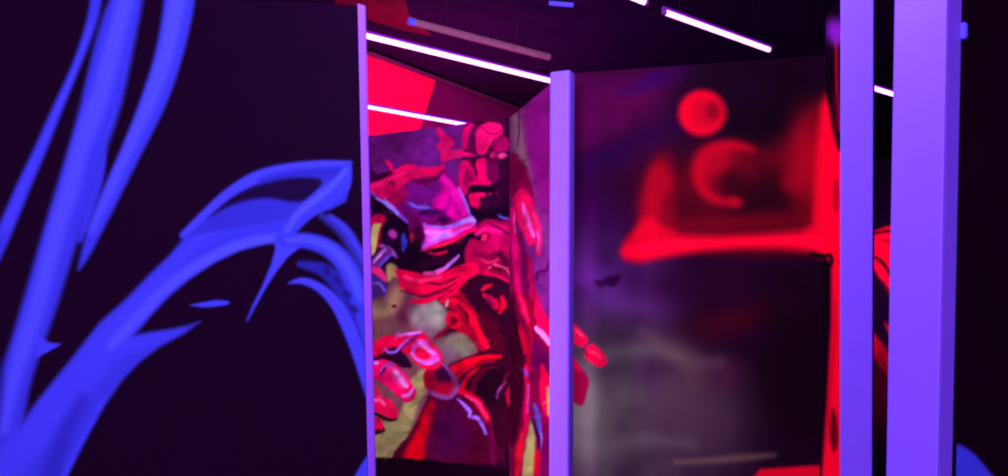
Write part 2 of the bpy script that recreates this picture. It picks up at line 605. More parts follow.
def paint_back():
    c = Canvas((300, 60, 560, 560), (108, 16, 108))
    c.clouds((140, 22, 152), 22, 3, 0.55)
    c.clouds((88, 4, 80), 30, 9, 0.5)
    c.blob(432, 150, 16, 26, (140, 25, 160), 0, 0.6, 0.8)
    # cloak and body mass behind everything
    c.ground()
    c.poly([(372, 176), (400, 168), (440, 172), (462, 190), (475, 205), (512, 205), (560, 200), (560, 560), (372, 560)], (40, 0, 30), 1.5, sm=False)
    # flame coloured bird-like shape
    c.part('painted_flame')
    c.poly([(437, 128), (441, 128), (446, 135), (453, 139), (454, 145), (449, 149), (456, 150), (467, 148), (472, 151), (473, 156), (468, 158), (456, 158), (447, 161), (441, 160), (440, 152), (436, 146), (440, 140), (436, 133)], (255, 8, 88), 1.2)
    # head
    c.part('painted_head')
    c.poly([(463, 130), (470, 122), (490, 118), (520, 118), (520, 228), (470, 228), (461, 205), (458, 185), (460, 165), (464, 150)], (58, 0, 40), 1.5)
    c.poly([(464, 128), (472, 123), (474, 128), (468, 138), (467, 148), (462, 146)], (235, 0, 80), 1.4)
    c.poly([(470, 131), (476, 126), (478, 140), (476, 152), (468, 152)], (95, 0, 60), 1.6)
    c.poly([(477, 128), (486, 123), (499, 123), (503, 131), (500, 136), (493, 140), (488, 150), (482, 156), (477, 153), (475, 140)], (255, 6, 84), 1.3)
    c.stroke([(483, 128, 1.4), (489, 133, 1.4), (497, 134, 1.4), (501, 130, 1.4)], (140, 0, 50), 0.7)
    c.poly([(494, 141), (502, 135), (508, 139), (507, 150), (500, 152), (493, 152)], (190, 0, 80), 1.5)
    c.stroke([(493, 152, 2), (496, 143, 2), (502, 137, 2)], (120, 0, 60), 1)
    c.poly([(484, 164), (494, 152), (507, 163), (504, 178), (494, 182), (486, 180)], (110, 0, 62), 2)
    c.poly([(460, 163), (467, 160), (474, 170), (478, 183), (470, 185), (465, 195), (459, 192), (458, 176)], (220, 0, 72), 1.6)
    c.poly([(464, 172), (470, 170), (474, 180), (468, 186), (463, 184)], (140, 0, 60), 1.5)
    c.stroke([(461, 153, 5), (470, 155, 5), (477, 157, 3)], (250, 5, 85), 1.2)
    c.stroke([(464, 158, 3), (473, 158, 3), (480, 157, 4), (487, 156, 2)], (48, 0, 55), 1.2)
    c.poly([(475, 162), (480, 158), (486, 158), (486, 168), (487, 180), (482, 183), (476, 182), (478, 174)], (255, 0, 72), 1.2)
    c.stroke([(470, 184, 4), (478, 183, 5), (489, 182, 4)], (225, 0, 66), 1.2)
    c.blob(493, 155, 3, 3, (255, 20, 80), 0, 0.9, 0.5)
    c.part('painted_eye')
    c.blob(502, 156, 4.6, 3.4, (255, 50, 115), 0, 1, 0.35)
    c.same('painted_head')
    c.poly([(470, 185), (486, 185), (500, 186), (497, 192), (484, 194), (470, 193)], BLK, 1.2)
    c.poly([(470, 193), (485, 193), (484, 197), (480, 198), (479, 207), (471, 206), (469, 199)], (240, 0, 66), 1.2)
    c.blob(490, 194, 2.2, 1.6, (190, 0, 70), 0, 0.9)
    c.stroke([(498, 195, 3), (497, 190, 2.5)], (215, 0, 50), 0.9)
    c.stroke([(494, 204, 1.4), (500, 198, 1.8)], (215, 0, 70), 0.8)
    c.stroke([(505, 190, 2), (507, 180, 1.5)], (105, 0, 70), 1)
    c.poly([(500, 162), (512, 160), (512, 215), (490, 215), (492, 190), (498, 180)], (34, 0, 30), 2.2, a=0.75)
    c.poly([(464, 208), (484, 209), (512, 206), (512, 220), (476, 221), (466, 216)], (24, 0, 26), 1.5)
    c.stroke([(497, 215, 1.2), (503, 218, 2.4), (510, 219, 2.0)], (120, 75, 250), 0.9)
    # chest
    c.part('painted_chest')
    c.poly([(474, 226), (486, 219), (500, 221), (516, 222), (520, 268), (512, 280), (494, 275), (482, 272), (472, 260), (470, 240)], (150, 0, 48), 1.6)
    c.poly([(478, 226), (490, 222), (510, 228), (514, 250), (498, 248), (480, 245), (474, 236)], (195, 0, 70), 2.2)
    c.stroke([(474, 246, 4), (482, 250, 6), (496, 249, 6), (512, 246, 5)], (220, 0, 72), 1.8)
    c.blob(484, 237, 6.5, 5, (95, 0, 40), 0, 0.9, 0.5)
    c.blob(484, 237, 3.4, 3.8, (245, 15, 60), 0, 1, 0.4)
    c.stroke([(488, 222, 1), (500, 229, 2), (508, 233, 2)], (60, 0, 40), 0.9)
    c.stroke([(472, 258, 3), (479, 268, 5), (486, 272, 4)], (230, 0, 55), 1.3)
    c.stroke([(500, 254, 6), (506, 262, 6), (500, 268, 4)], (75, 0, 42), 1.8)
    c.stroke([(488, 268, 1.6), (495, 264, 2), (506, 269, 2), (512, 278, 2)], (255, 60, 110), 0.9)
    c.stroke([(484, 271, 2), (498, 276, 3), (512, 283, 2.5)], (235, 0, 60), 1)
    c.stroke([(493, 258, 1.6), (490, 263, 1.6), (500, 272, 1.6)], (60, 0, 40), 0.8)
    # armour around the arm stump, lower chest
    c.part('painted_harness')
    c.poly([(466, 282), (478, 276), (512, 284), (520, 300), (520, 350), (492, 352), (478, 330), (468, 305)], (44, 0, 26), 2)
    c.poly([(478, 310), (492, 318), (500, 330), (504, 352), (486, 356), (478, 340)], (80, 0, 26), 4, a=0.8)
    c.stroke([(482, 290, 3), (486, 286, 4), (491, 284, 2)], (225, 0, 45), 1)
    c.stroke([(484, 295, 4), (490, 298, 6), (496, 306, 7), (495, 300, 5)], (190, 0, 50), 1.5)
    c.stroke([(502, 297, 4), (503, 306, 6), (500, 312, 4)], (215, 0, 40), 1.4)
    c.stroke([(488, 296, 2), (492, 304, 2)], (90, 0, 60), 1)
    c.stroke([(515, 322, 4), (520, 334, 8), (524, 346, 6)], (235, 0, 60), 1.2)
    # left shoulder with spiked red ridge
    c.part('painted_shoulder')
    c.poly([(372, 190), (382, 190), (393, 172), (430, 170), (446, 172), (460, 190), (470, 214), (474, 222), (462, 230), (440, 240), (422, 250), (405, 245), (390, 232), (372, 205)], (120, 0, 85), 1.5)
    c.poly([(405, 186), (425, 178), (440, 178), (440, 200), (432, 218), (412, 214), (400, 202)], (120, 8, 120), 5)
    c.poly([(436, 172), (443, 172), (452, 182), (462, 196), (468, 212), (462, 219), (448, 220), (436, 214), (434, 200), (442, 190)], (235, 0, 140), 4)
    c.poly([(440, 175), (450, 180), (461, 196), (467, 211), (461, 215), (455, 200), (446, 186)], (255, 10, 160), 2.2)
    c.stroke([(450, 196, 3), (447, 208, 4), (438, 214, 3)], (165, 0, 120), 2.5, a=0.8)
    c.part('painted_spiked_ridge')
    c.poly([(371, 184), (376, 181), (388, 176), (390, 170), (386, 163), (383, 160), (387, 159), (392, 164), (394, 169), (405, 164), (420, 166), (434, 167), (440, 166), (443, 163), (444, 167), (440, 173), (430, 176), (415, 178), (405, 184), (394, 194), (385, 198), (376, 196), (371, 192)], (255, 4, 70), 1.2)
    c.stroke([(391, 172, 4), (390, 180, 4), (394, 184, 3)], (115, 0, 45), 1.3)
    c.poly([(371, 170), (376, 173), (384, 177), (376, 181), (371, 180)], (60, 0, 50), 1.4)
    c.stroke([(414, 180, 4), (424, 182, 5), (436, 177, 4), (442, 172, 3)], (105, 0, 45), 1.8, a=0.85)
    c.blob(398, 196, 10, 7, (215, 0, 60), -0.6, 0.8, 0.7)
    c.same('painted_shoulder')
    c.stroke([(408, 203, 2), (413, 205, 3.5), (420, 207, 3), (428, 207, 2.5), (434, 209, 1.5)], (105, 60, 235), 1.1)
    c.stroke([(422, 212, 5), (432, 212, 8), (444, 214, 6)], (60, 0, 70), 2.2, a=0.8)
    c.blob(444, 219, 6, 3.6, (44, 0, 60), 0, 0.95, 0.5)
    c.stroke([(458, 187, 1.2), (464, 200, 2.4), (469, 212, 3), (474, 222, 3)], (165, 95, 255), 1.0)
    c.part('painted_metal_plate')
    c.poly([(423, 222), (430, 225), (444, 228), (457, 222), (466, 217), (474, 217), (475, 224), (470, 230), (455, 236), (440, 242), (421, 249), (425, 236)], (235, 60, 225), 1.2)
    c.poly([(425, 224), (444, 228), (452, 228), (448, 236), (432, 240), (426, 236)], (255, 45, 175), 2, a=0.8)
    c.stroke([(424, 223, 2), (436, 227, 2.5), (447, 226, 2), (458, 222, 2.5)], (150, 90, 255), 1)
    c.stroke([(456, 226, 2), (466, 220, 4), (472, 217, 3)], (170, 100, 255), 1.2)
    c.stroke([(446, 233, 4), (458, 228, 3), (470, 224, 3)], (255, 20, 100), 1.3)
    c.stroke([(420, 251, 2), (432, 247, 4), (447, 242, 5), (462, 235, 5), (474, 228, 4)], (255, 0, 66), 1.0)
    c.stroke([(424, 250, 1.5), (440, 246, 2), (456, 240, 2)], (225, 40, 30), 0.9, a=0.7)
    c.part('painted_fold')
    c.poly([(408, 232), (420, 226), (424, 240), (420, 251), (440, 248), (474, 232), (482, 236), (470, 254), (450, 268), (420, 273), (396, 268), (392, 250), (398, 238)], (22, 0, 24), 1.6, sm=False)
    c.blob(417, 233, 7, 9, (70, 0, 45), 0, 0.8, 0.7)
    c.blob(411, 237, 3, 5, (190, 20, 40), 0.4, 0.8, 0.6)
    c.stroke([(428, 252, 2), (436, 254, 3), (446, 251, 2)], (200, 0, 50), 1)
    c.blob(433, 262, 16, 5, (48, 0, 34), -0.2, 0.8, 0.6)
    c.stroke([(425, 275, 3), (438, 271, 4), (449, 264, 4), (458, 255, 2)], (200, 90, 235), 1.1)
    c.poly([(470, 240), (482, 244), (484, 270), (474, 272), (464, 258)], (165, 0, 50), 2)
    # mechanical hose and joint by the left edge
    c.part('painted_machine')
    c.poly([(371, 194), (385, 200), (398, 212), (408, 222), (410, 250), (400, 268), (384, 272), (371, 268)], (26, 0, 30), 1.5, sm=False)
    c.stroke([(368, 190, 2), (378, 199, 3), (390, 206, 4), (399, 214, 4), (407, 221, 2.5)], (130, 60, 225), 1.3)
    c.stroke([(384, 199, 2), (395, 208, 2.5)], (190, 90, 235), 1)
    c.poly([(371, 216), (378, 213), (386, 217), (380, 226), (371, 226)], (205, 0, 50), 1.8)
    c.poly([(371, 228), (378, 223), (382, 226), (378, 240), (375, 252), (371, 254)], (205, 165, 85), 1.4)
    c.stroke([(382, 225, 2.5), (379, 238, 2.5), (378, 248, 2)], (190, 0, 40), 1)
    c.blob(393, 234, 4.5, 4.5, (235, 50, 200), 0, 1, 0.5)
    c.blob(389, 240, 3.5, 3, (60, 0, 70), 0, 0.9, 0.5)
    c.stroke([(403, 234, 3), (404, 243, 5), (403, 250, 3)], (62, 50, 215), 1.3)
    c.stroke([(382, 246, 4), (390, 249, 5), (395, 256, 4)], (170, 70, 205), 1.1)
    c.stroke([(374, 264, 9), (381, 256, 10), (388, 251, 9)], (105, 25, 115), 1.2)
    c.stroke([(374, 262, 2), (380, 255, 2.5), (386, 249, 2)], (215, 130, 235), 1)
    c.stroke([(379, 267, 2), (385, 260, 3), (391, 255, 2)], (90, 60, 220), 1)
    c.stroke([(371, 268, 6), (379, 272, 8), (384, 280, 6)], (225, 30, 110), 1.4)
    c.poly([(386, 266), (394, 264), (399, 272), (397, 284), (388, 284)], (175, 125, 80), 2)
    c.poly([(371, 276), (378, 276), (386, 284), (388, 292), (382, 299), (371, 297)], (70, 28, 130), 1.5)
    c.stroke([(373, 283, 2), (380, 284, 2), (384, 291, 2)], (130, 90, 240), 1)
    # khaki hide of the torso
    c.part('painted_hide')
    c.poly([(371, 300), (384, 296), (392, 276), (404, 280), (420, 288), (436, 300), (448, 312), (446, 330), (438, 338), (460, 330), (478, 345), (480, 362), (450, 372), (430, 390), (410, 440), (404, 458), (371, 458)], (118, 55, 78), 2, sm=False)
    c.poly([(372, 302), (386, 300), (394, 286), (404, 288), (404, 304), (390, 316), (372, 316)], (150, 100, 88), 5)
    c.blob(405, 312, 7, 16, (92, 20, 62), 0.1, 0.8, 0.8)
    c.blob(389, 330, 14, 8, (112, 62, 78), 0, 0.8, 0.8)
    c.blob(394, 306, 2.4, 2.0, (100, 0, 30), 0, 0.95, 0.4)
    c.blob(428, 318, 19, 16, (146, 118, 140), 0.5, 0.95, 0.35)
    c.blob(436, 312, 9, 9, (165, 150, 160), 0, 0.7, 0.9)
    c.blob(428, 331, 12, 6, (120, 60, 105), 0.4, 0.6, 0.8)
    c.blob(458, 349, 18, 14, (112, 90, 98), 0.45, 1, 0.3)
    c.blob(464, 343, 9, 8, (135, 115, 95), 0.4, 0.6, 0.8)
    c.blob(448, 356, 8, 8, (110, 50, 110), 0, 0.5, 0.9)
    c.poly([(371, 410), (384, 400), (396, 420), (404, 400), (410, 380), (426, 368), (430, 384), (420, 400), (408, 440), (404, 458), (371, 458)], (158, 132, 92), 3)
    c.blob(388, 450, 12, 9, (120, 85, 78), 0, 0.6, 0.9)
    # red ribbons across the torso
    c.part('painted_ribbon')
    c.poly([(396, 268), (412, 271), (432, 276), (452, 268), (474, 262), (478, 272), (462, 282), (446, 290), (428, 292), (410, 286), (398, 280)], (225, 0, 50), 1.6)
    c.stroke([(424, 273, 3), (436, 273, 4), (446, 268, 2)], (250, 50, 140), 1.5)
    c.stroke([(402, 284, 7), (418, 291, 9), (436, 290, 6), (452, 282, 3)], (240, 0, 58), 1.4)
    c.stroke([(420, 281, 1.6), (438, 284, 2.4), (458, 276, 2)], (110, 0, 40), 1)
    c.part('painted_ribbon')
    c.stroke([(410, 301, 3), (424, 300, 6), (440, 294, 6), (456, 284, 4), (466, 278, 2)], (235, 0, 58), 1.2)
    c.stroke([(420, 296, 1.4), (440, 290, 2), (456, 282, 1.5)], (90, 0, 38), 0.8)
    c.part('painted_ribbon')
    c.poly([(440, 302), (448, 294), (458, 290), (468, 300), (476, 312), (482, 330), (488, 346), (480, 350), (468, 336), (456, 330), (448, 322), (452, 310)], (165, 0, 36), 1.4)
    c.stroke([(441, 300, 4), (450, 294, 4), (460, 286, 3), (465, 281, 2)], (225, 0, 50), 1)
    c.stroke([(452, 300, 5), (464, 306, 7), (472, 320, 8), (480, 336, 7), (487, 347, 4)], (238, 0, 46), 1.5)
    c.stroke([(458, 304, 2), (466, 314, 2.5), (468, 324, 2)], (80, 0, 26), 1)
    c.stroke([(450, 312, 4), (458, 316, 4), (460, 323, 4), (453, 327, 4), (448, 321, 4), (450, 314, 4)], (230, 0, 50), 1)
    c.blob(454, 320, 3, 3, (100, 0, 30), 0, 0.9, 0.5)
    c.stroke([(434, 338, 3), (442, 332, 4), (451, 325, 3)], (150, 0, 40), 1)
    c.stroke([(446, 305, 3), (447, 300, 3)], (190, 130, 150), 1)
    # coil and its dark socket
    c.part('painted_coil')
    c.poly([(444, 372), (456, 362), (474, 354), (494, 350), (512, 358), (516, 400), (514, 440), (500, 448), (484, 420), (462, 398), (444, 388)], (48, 0, 26), 1.5)
    c.stroke([(444, 376, 8), (460, 366, 8), (480, 358, 6), (500, 356, 4)], (238, 0, 34), 1.3)
    c.stroke([(452, 383, 7), (462, 371, 6), (478, 363, 4), (494, 361, 3)], (170, 0, 34), 1.2)
    c.stroke([(462, 386, 5), (468, 375, 4), (480, 367, 3)], (225, 0, 40), 1)
    c.blob(490, 384, 18, 20, (26, 0, 18), 0.2, 0.95, 0.35)
    c.stroke([(472, 392, 5), (476, 378, 6), (486, 368, 4), (498, 366, 2)], (92, 0, 28), 1.5)
    c.stroke([(497, 398, 2), (500, 389, 3.5), (505, 382, 2)], (160, 40, 150), 1)
    c.blob(512, 398, 6, 11, (205, 0, 62), -0.2, 1, 0.35)
    c.stroke([(514, 394, 3), (516, 402, 4), (514, 409, 3)], (225, 80, 205), 1)
    c.stroke([(502, 386, 1.5), (506, 376, 2), (512, 372, 1.5)], (130, 0, 50), 1)
    # big dark sphere with a lightning reflection
    c.part('painted_sphere')
    c.poly([(396, 462), (412, 430), (430, 397), (442, 388), (458, 388), (474, 398), (487, 416), (495, 440), (498, 462)], (74, 0, 34), 1.5)
    c.poly([(402, 462), (416, 430), (430, 402), (434, 412), (426, 440), (422, 462)], (205, 0, 24), 4)
    c.blob(450, 432, 18, 30, (62, 0, 62), 0.1, 0.85, 0.7)
    c.blob(440, 448, 12, 14, (90, 6, 70), 0.1, 0.5, 0.9)
    c.stroke([(456, 388, 5), (472, 397, 7), (484, 412, 7), (491, 432, 4), (494, 446, 2)], (195, 0, 40), 1.8)
    c.stroke([(466, 395, 3), (478, 404, 3.5), (487, 418, 2)], (235, 30, 110), 1.2)
    c.stroke([(488, 424, 5), (492, 444, 5), (493, 462, 5)], (98, 0, 62), 2)
    c.stroke([(457, 399, 1.5), (464, 405, 3), (470, 411, 4), (469, 416, 3), (476, 417, 4), (481, 422, 3.5), (486, 434, 2)], (155, 85, 255), 1.0, n=3)
    # clawed fingers
    c.part('painted_ring')
    c.poly([(424, 372), (438, 362), (450, 372), (458, 382), (452, 396), (440, 398), (426, 390)], (150, 0, 38), 1.4)
    c.blob(444, 374, 9, 8, (40, 0, 50), 0.4, 0.9, 0.5)
    c.stroke([(441, 362, 3), (450, 372, 4), (457, 384, 4.5), (451, 396, 5), (441, 396, 5), (428, 391, 4)], (122, 44, 128), 1.1, n=3)
    def claw(pts, col):
        c.part('painted_claw')
        c.poly(pts, col, 1.1)
        c.none()
    claw([(371, 346), (384, 336), (404, 333), (420, 331), (432, 343), (441, 354), (440, 366), (430, 369), (418, 366), (408, 356), (398, 352), (384, 356), (371, 362)], (232, 0, 66))
    c.poly([(384, 352), (392, 346), (400, 350), (412, 366), (400, 366), (388, 362), (374, 366), (372, 358)], (40, 0, 40), 1.4)
    c.stroke([(400, 348, 3), (408, 342, 3), (418, 333, 3)], (130, 10, 95), 1)
    c.stroke([(398, 335, 2), (408, 334, 3), (420, 332, 2.5)], (205, 110, 255), 1)
    c.stroke([(384, 348, 2), (388, 352, 3), (396, 351, 3), (402, 344, 2), (410, 337, 2)], (150, 80, 240), 1)
    c.poly([(414, 342), (422, 339), (432, 348), (438, 355), (437, 361), (427, 362), (416, 358), (411, 352)], (250, 60, 215), 1.2)
    c.poly([(418, 346), (426, 350), (431, 356), (424, 359), (415, 355)], (255, 5, 66), 1.2)
    c.stroke([(420, 343, 3), (428, 349, 3), (433, 354, 2)], (255, 130, 255), 1)
    c.stroke([(411, 353, 2), (417, 360, 2), (428, 363, 2.5), (438, 360, 2.5)], (200, 110, 255), 0.9)
    claw([(371, 364), (380, 360), (391, 361), (402, 370), (412, 384), (416, 392), (413, 399), (407, 401), (396, 394), (384, 384), (374, 380), (371, 380)], (248, 0, 98))
    c.poly([(386, 364), (394, 364), (403, 374), (408, 384), (402, 388), (392, 378)], (255, 40, 150), 2)
    c.stroke([(395, 371, 4), (402, 380, 5), (406, 386, 3)], (255, 140, 255), 1.4)
    c.stroke([(403, 396, 3), (409, 393, 4), (413, 388, 2)], (240, 110, 255), 1)
    c.stroke([(379, 373, 2), (384, 366, 2.5), (392, 363, 2)], (150, 60, 190), 1)
    c.stroke([(381, 374, 1.5), (384, 368, 1.5)], (40, 0, 60), 0.8)
    c.stroke([(398, 394, 2), (405, 401, 2), (414, 398, 2)], (190, 0, 70), 0.8)
    c.stroke([(371, 363, 3), (377, 363, 3)], (210, 110, 240), 1)
    claw([(371, 400), (380, 397), (390, 400), (398, 411), (396, 418), (386, 417), (374, 411), (371, 411)], (245, 5, 80))
    c.stroke([(374, 400, 3), (380, 401, 3), (384, 405, 2)], (250, 90, 190), 1.2)
    c.stroke([(374, 413, 3), (386, 419, 4), (396, 419, 2)], (50, 0, 28), 1)
    claw([(371, 418), (379, 418), (383, 424), (384, 430), (378, 431), (371, 431)], (225, 0, 62))
    c.stroke([(371, 431, 3), (378, 432, 4), (384, 430, 2)], (30, 0, 25), 1)
    c.stroke([(377, 388, 3), (378, 394, 3)], (220, 0, 60), 1)
    # dark foot of the painting
    c.ground()
    c.poly([(300, 457), (404, 457.5), (440, 461), (500, 468), (560, 476), (560, 560), (300, 560)], (17, 0, 16), 1.2, sm=False)
    # stronger gleams on metal and cloth
    c.none()
    c.stroke([(426, 231, 4), (438, 234, 6), (450, 231, 3)], (255, 110, 245), 1.6)
    c.stroke([(430, 239, 3), (442, 236, 4), (452, 234, 2)], (215, 110, 255), 1.3)
    c.stroke([(462, 221, 3), (470, 220, 5), (474, 221, 3)], (190, 130, 255), 1.2)
    c.stroke([(410, 203, 1.5), (417, 206, 3), (428, 207, 2.5)], (120, 90, 255), 0.9)
    c.stroke([(376, 198, 1.5), (388, 205, 3), (398, 213, 3)], (165, 110, 255), 1.0)
    c.blob(384, 190, 9, 6, (170, 0, 62), 0.5, 0.6, 0.8)
    c.stroke([(372, 186, 3), (382, 184, 4), (396, 176, 4), (412, 170, 3)], (255, 15, 95), 1.6)
    c.stroke([(476, 234, 3), (484, 229, 4), (500, 232, 4)], (235, 10, 95), 1.6)
    c.stroke([(480, 258, 2), (488, 262, 3), (498, 259, 2)], (225, 20, 80), 1.2)
    c.blob(480, 254, 6, 4, (105, 0, 45), 0.2, 0.7, 0.8)
    c.blob(506, 242, 6, 10, (110, 0, 50), 0.2, 0.6, 0.8)
    c.stroke([(404, 276, 3), (420, 281, 4), (440, 277, 3)], (255, 30, 95), 1.5)
    c.stroke([(400, 290, 1.5), (424, 296, 2), (450, 289, 1.5)], (110, 0, 40), 1.2)
    yy_ = (np.arange(c.h) / SS + c.y0)[:, None]
    c.rgb[..., 2] += c.rgb[..., 0] * 0.13 * np.clip((320 - yy_) / 90, 0, 1)
    c.brushwork(340, 5, (372, 125, 512, 456))
    c.weather(0.8, 9, 40, 0.3, 16, (14, 0, 20))
    return c


# ---- side wall that carries on the warrior
def paint_side():
    c = Canvas((500, 60, 600, 560), (132, 20, 128))
    c.poly([(505, 95), (530, 90), (526, 150), (532, 215), (505, 215)], (112, 40, 108), 5)
    c.stroke([(516, 118, 9), (520, 145, 12), (530, 180, 12), (538, 215, 10)], (138, 86, 120), 4, a=0.9)
    c.stroke([(518, 100, 1.4), (519, 125, 1.4), (517, 145, 1.2)], (100, 0, 75), 1.2)
    c.poly([(527, 92), (560, 60), (580, 60), (580, 230), (540, 225), (528, 160)], (136, 6, 130), 6, a=0.85)
    c.blob(545, 235, 9, 22, (138, 50, 150), 0, 0.7, 0.8)
    c.blob(545, 280, 14, 26, (128, 28, 150), 0, 0.8, 0.7)
    c.stroke([(549, 262, 2), (546, 270, 3), (538, 272, 3), (536, 280, 2)], (85, 0, 80), 1)
    c.part('painted_arm')
    c.poly([(509, 160), (513, 152), (521, 160), (529, 176), (533, 196), (530, 212), (518, 214), (511, 200)], (120, 0, 66), 2)
    c.blob(524, 188, 5, 12, (150, 0, 80), -0.2, 0.6, 0.8)
    c.poly([(511, 205), (517, 192), (523, 188), (532, 198), (534, 210), (530, 222), (519, 218), (513, 230)], (225, 0, 92), 2)
    c.part('painted_hand')
    c.poly([(520, 196), (528, 196), (533, 208), (538, 214), (541, 230), (541, 252), (537, 254), (534, 242), (530, 246), (526, 240), (521, 228), (517, 212)], (255, 8, 100), 1.3)
    c.stroke([(523, 208, 3), (528, 222, 4), (533, 234, 3)], (245, 80, 220), 1.2)
    c.stroke([(534, 213, 1.4), (538, 226, 2), (537, 232, 2)], (250, 60, 160), 1)
    c.stroke([(538, 233, 3), (539, 248, 3)], (240, 80, 220), 1)
    c.stroke([(532, 228, 1), (535, 240, 1.4)], (120, 0, 70), 0.8)
    c.part('painted_cloth')
    c.poly([(509, 200), (514, 205), (518, 230), (524, 248), (532, 262), (534, 290), (539, 306), (548, 326), (562, 345), (575, 360), (575, 560), (509, 560)], (128, 0, 62), 2, sm=False)
    c.stroke([(513, 210, 5), (515, 240, 7), (516, 270, 8), (519, 296, 6)], (205, 0, 92), 1.6)
    c.stroke([(520, 235, 4), (524, 262, 6), (526, 292, 6)], (112, 0, 82), 2)
    c.stroke([(529, 258, 3), (531, 285, 4), (532, 300, 3)], (190, 0, 75), 1.6)
    c.stroke([(518, 292, 6), (523, 306, 9), (529, 322, 6)], (235, 0, 72), 1.6)
    c.poly([(535, 292), (541, 306), (549, 318), (562, 340), (566, 352), (552, 350), (540, 334), (534, 316)], (240, 0, 84), 2)
    c.stroke([(537, 329, 3), (543, 334, 5), (549, 342, 4)], (245, 110, 240), 1.2)
    c.stroke([(530, 298, 3), (531, 330, 4), (529, 356, 4), (526, 380, 3)], (170, 0, 40), 1.2)
    c.poly([(509, 300), (517, 318), (522, 345), (525, 362), (520, 420), (509, 440)], (58, 0, 28), 2.5)
    c.stroke([(520, 326, 4), (523, 340, 6), (525, 352, 4)], (205, 0, 52), 1.4)
    c.poly([(534, 340), (542, 346), (549, 360), (548, 372), (538, 372), (532, 356)], (95, 0, 72), 2)
    c.stroke([(526, 366, 4), (527, 392, 6), (526, 420, 5), (523, 436, 3)], (225, 0, 78), 1.2)
    c.stroke([(525, 370, 2.5), (527, 376, 2.5)], (130, 60, 240), 1)
    c.stroke([(527, 384, 1.5), (528, 412, 2)], (215, 70, 215), 0.9)
    c.poly([(541, 366), (546, 368), (551, 392), (551, 416), (545, 414), (540, 396)], (240, 0, 66), 1.5)
    c.stroke([(548, 388, 3), (549, 402, 5), (549, 414, 3)], (190, 130, 85), 1.2)
    c.stroke([(534, 404, 3), (537, 416, 5), (540, 430, 4), (541, 440, 2)], (85, 62, 195), 1.2)
    c.stroke([(533, 420, 3), (538, 438, 4), (540, 452, 3)], (40, 0, 70), 1.4)
    c.stroke([(541, 434, 2), (542, 452, 3)], (150, 80, 190), 1)
    c.poly([(530, 420), (534, 430), (535, 450), (534, 500), (522, 500), (523, 460), (526, 440)], (166, 140, 92), 2)
    c.poly([(515, 452), (518, 440), (522, 428), (524, 440), (522, 458), (519, 474), (515, 474)], (226, 10, 44), 1.4)
    c.poly([(534, 456), (540, 452), (541, 480), (540, 520), (534, 520)], (200, 0, 40), 1.4)
    c.poly([(541, 446), (560, 446), (560, 560), (541, 560)], (110, 0, 80), 2.5)
    c.none()
    c.stroke([(512, 206, 4), (514, 235, 6), (516, 262, 6), (518, 290, 5)], (236, 0, 122), 1.5)
    c.stroke([(514, 212, 1.4), (515, 232, 1.8)], (250, 70, 190), 0.8)
    c.stroke([(523, 204, 3), (527, 218, 5), (533, 236, 4)], (255, 80, 225), 1.4)
    c.stroke([(537, 216, 2), (540, 232, 3), (540, 250, 2)], (255, 30, 140), 1.2)
    c.stroke([(536, 327, 3), (543, 335, 5), (550, 344, 4)], (255, 130, 250), 1.2)
    c.stroke([(519, 296, 3), (524, 308, 4), (528, 320, 3)], (255, 20, 110), 1.4)
    c.lab[int((215 - c.y0) * SS):, :int((517 - c.x0) * SS)][c.lab[int((215 - c.y0) * SS):, :int((517 - c.x0) * SS)] == 0] = c.names.index('painted_cloth')  # leftover background left of the arm is counted with the cloth
    c.brushwork(70, 8, (509, 100, 552, 470))
    c.weather(0.8, 9, 60, 0.25, 16)
    return c


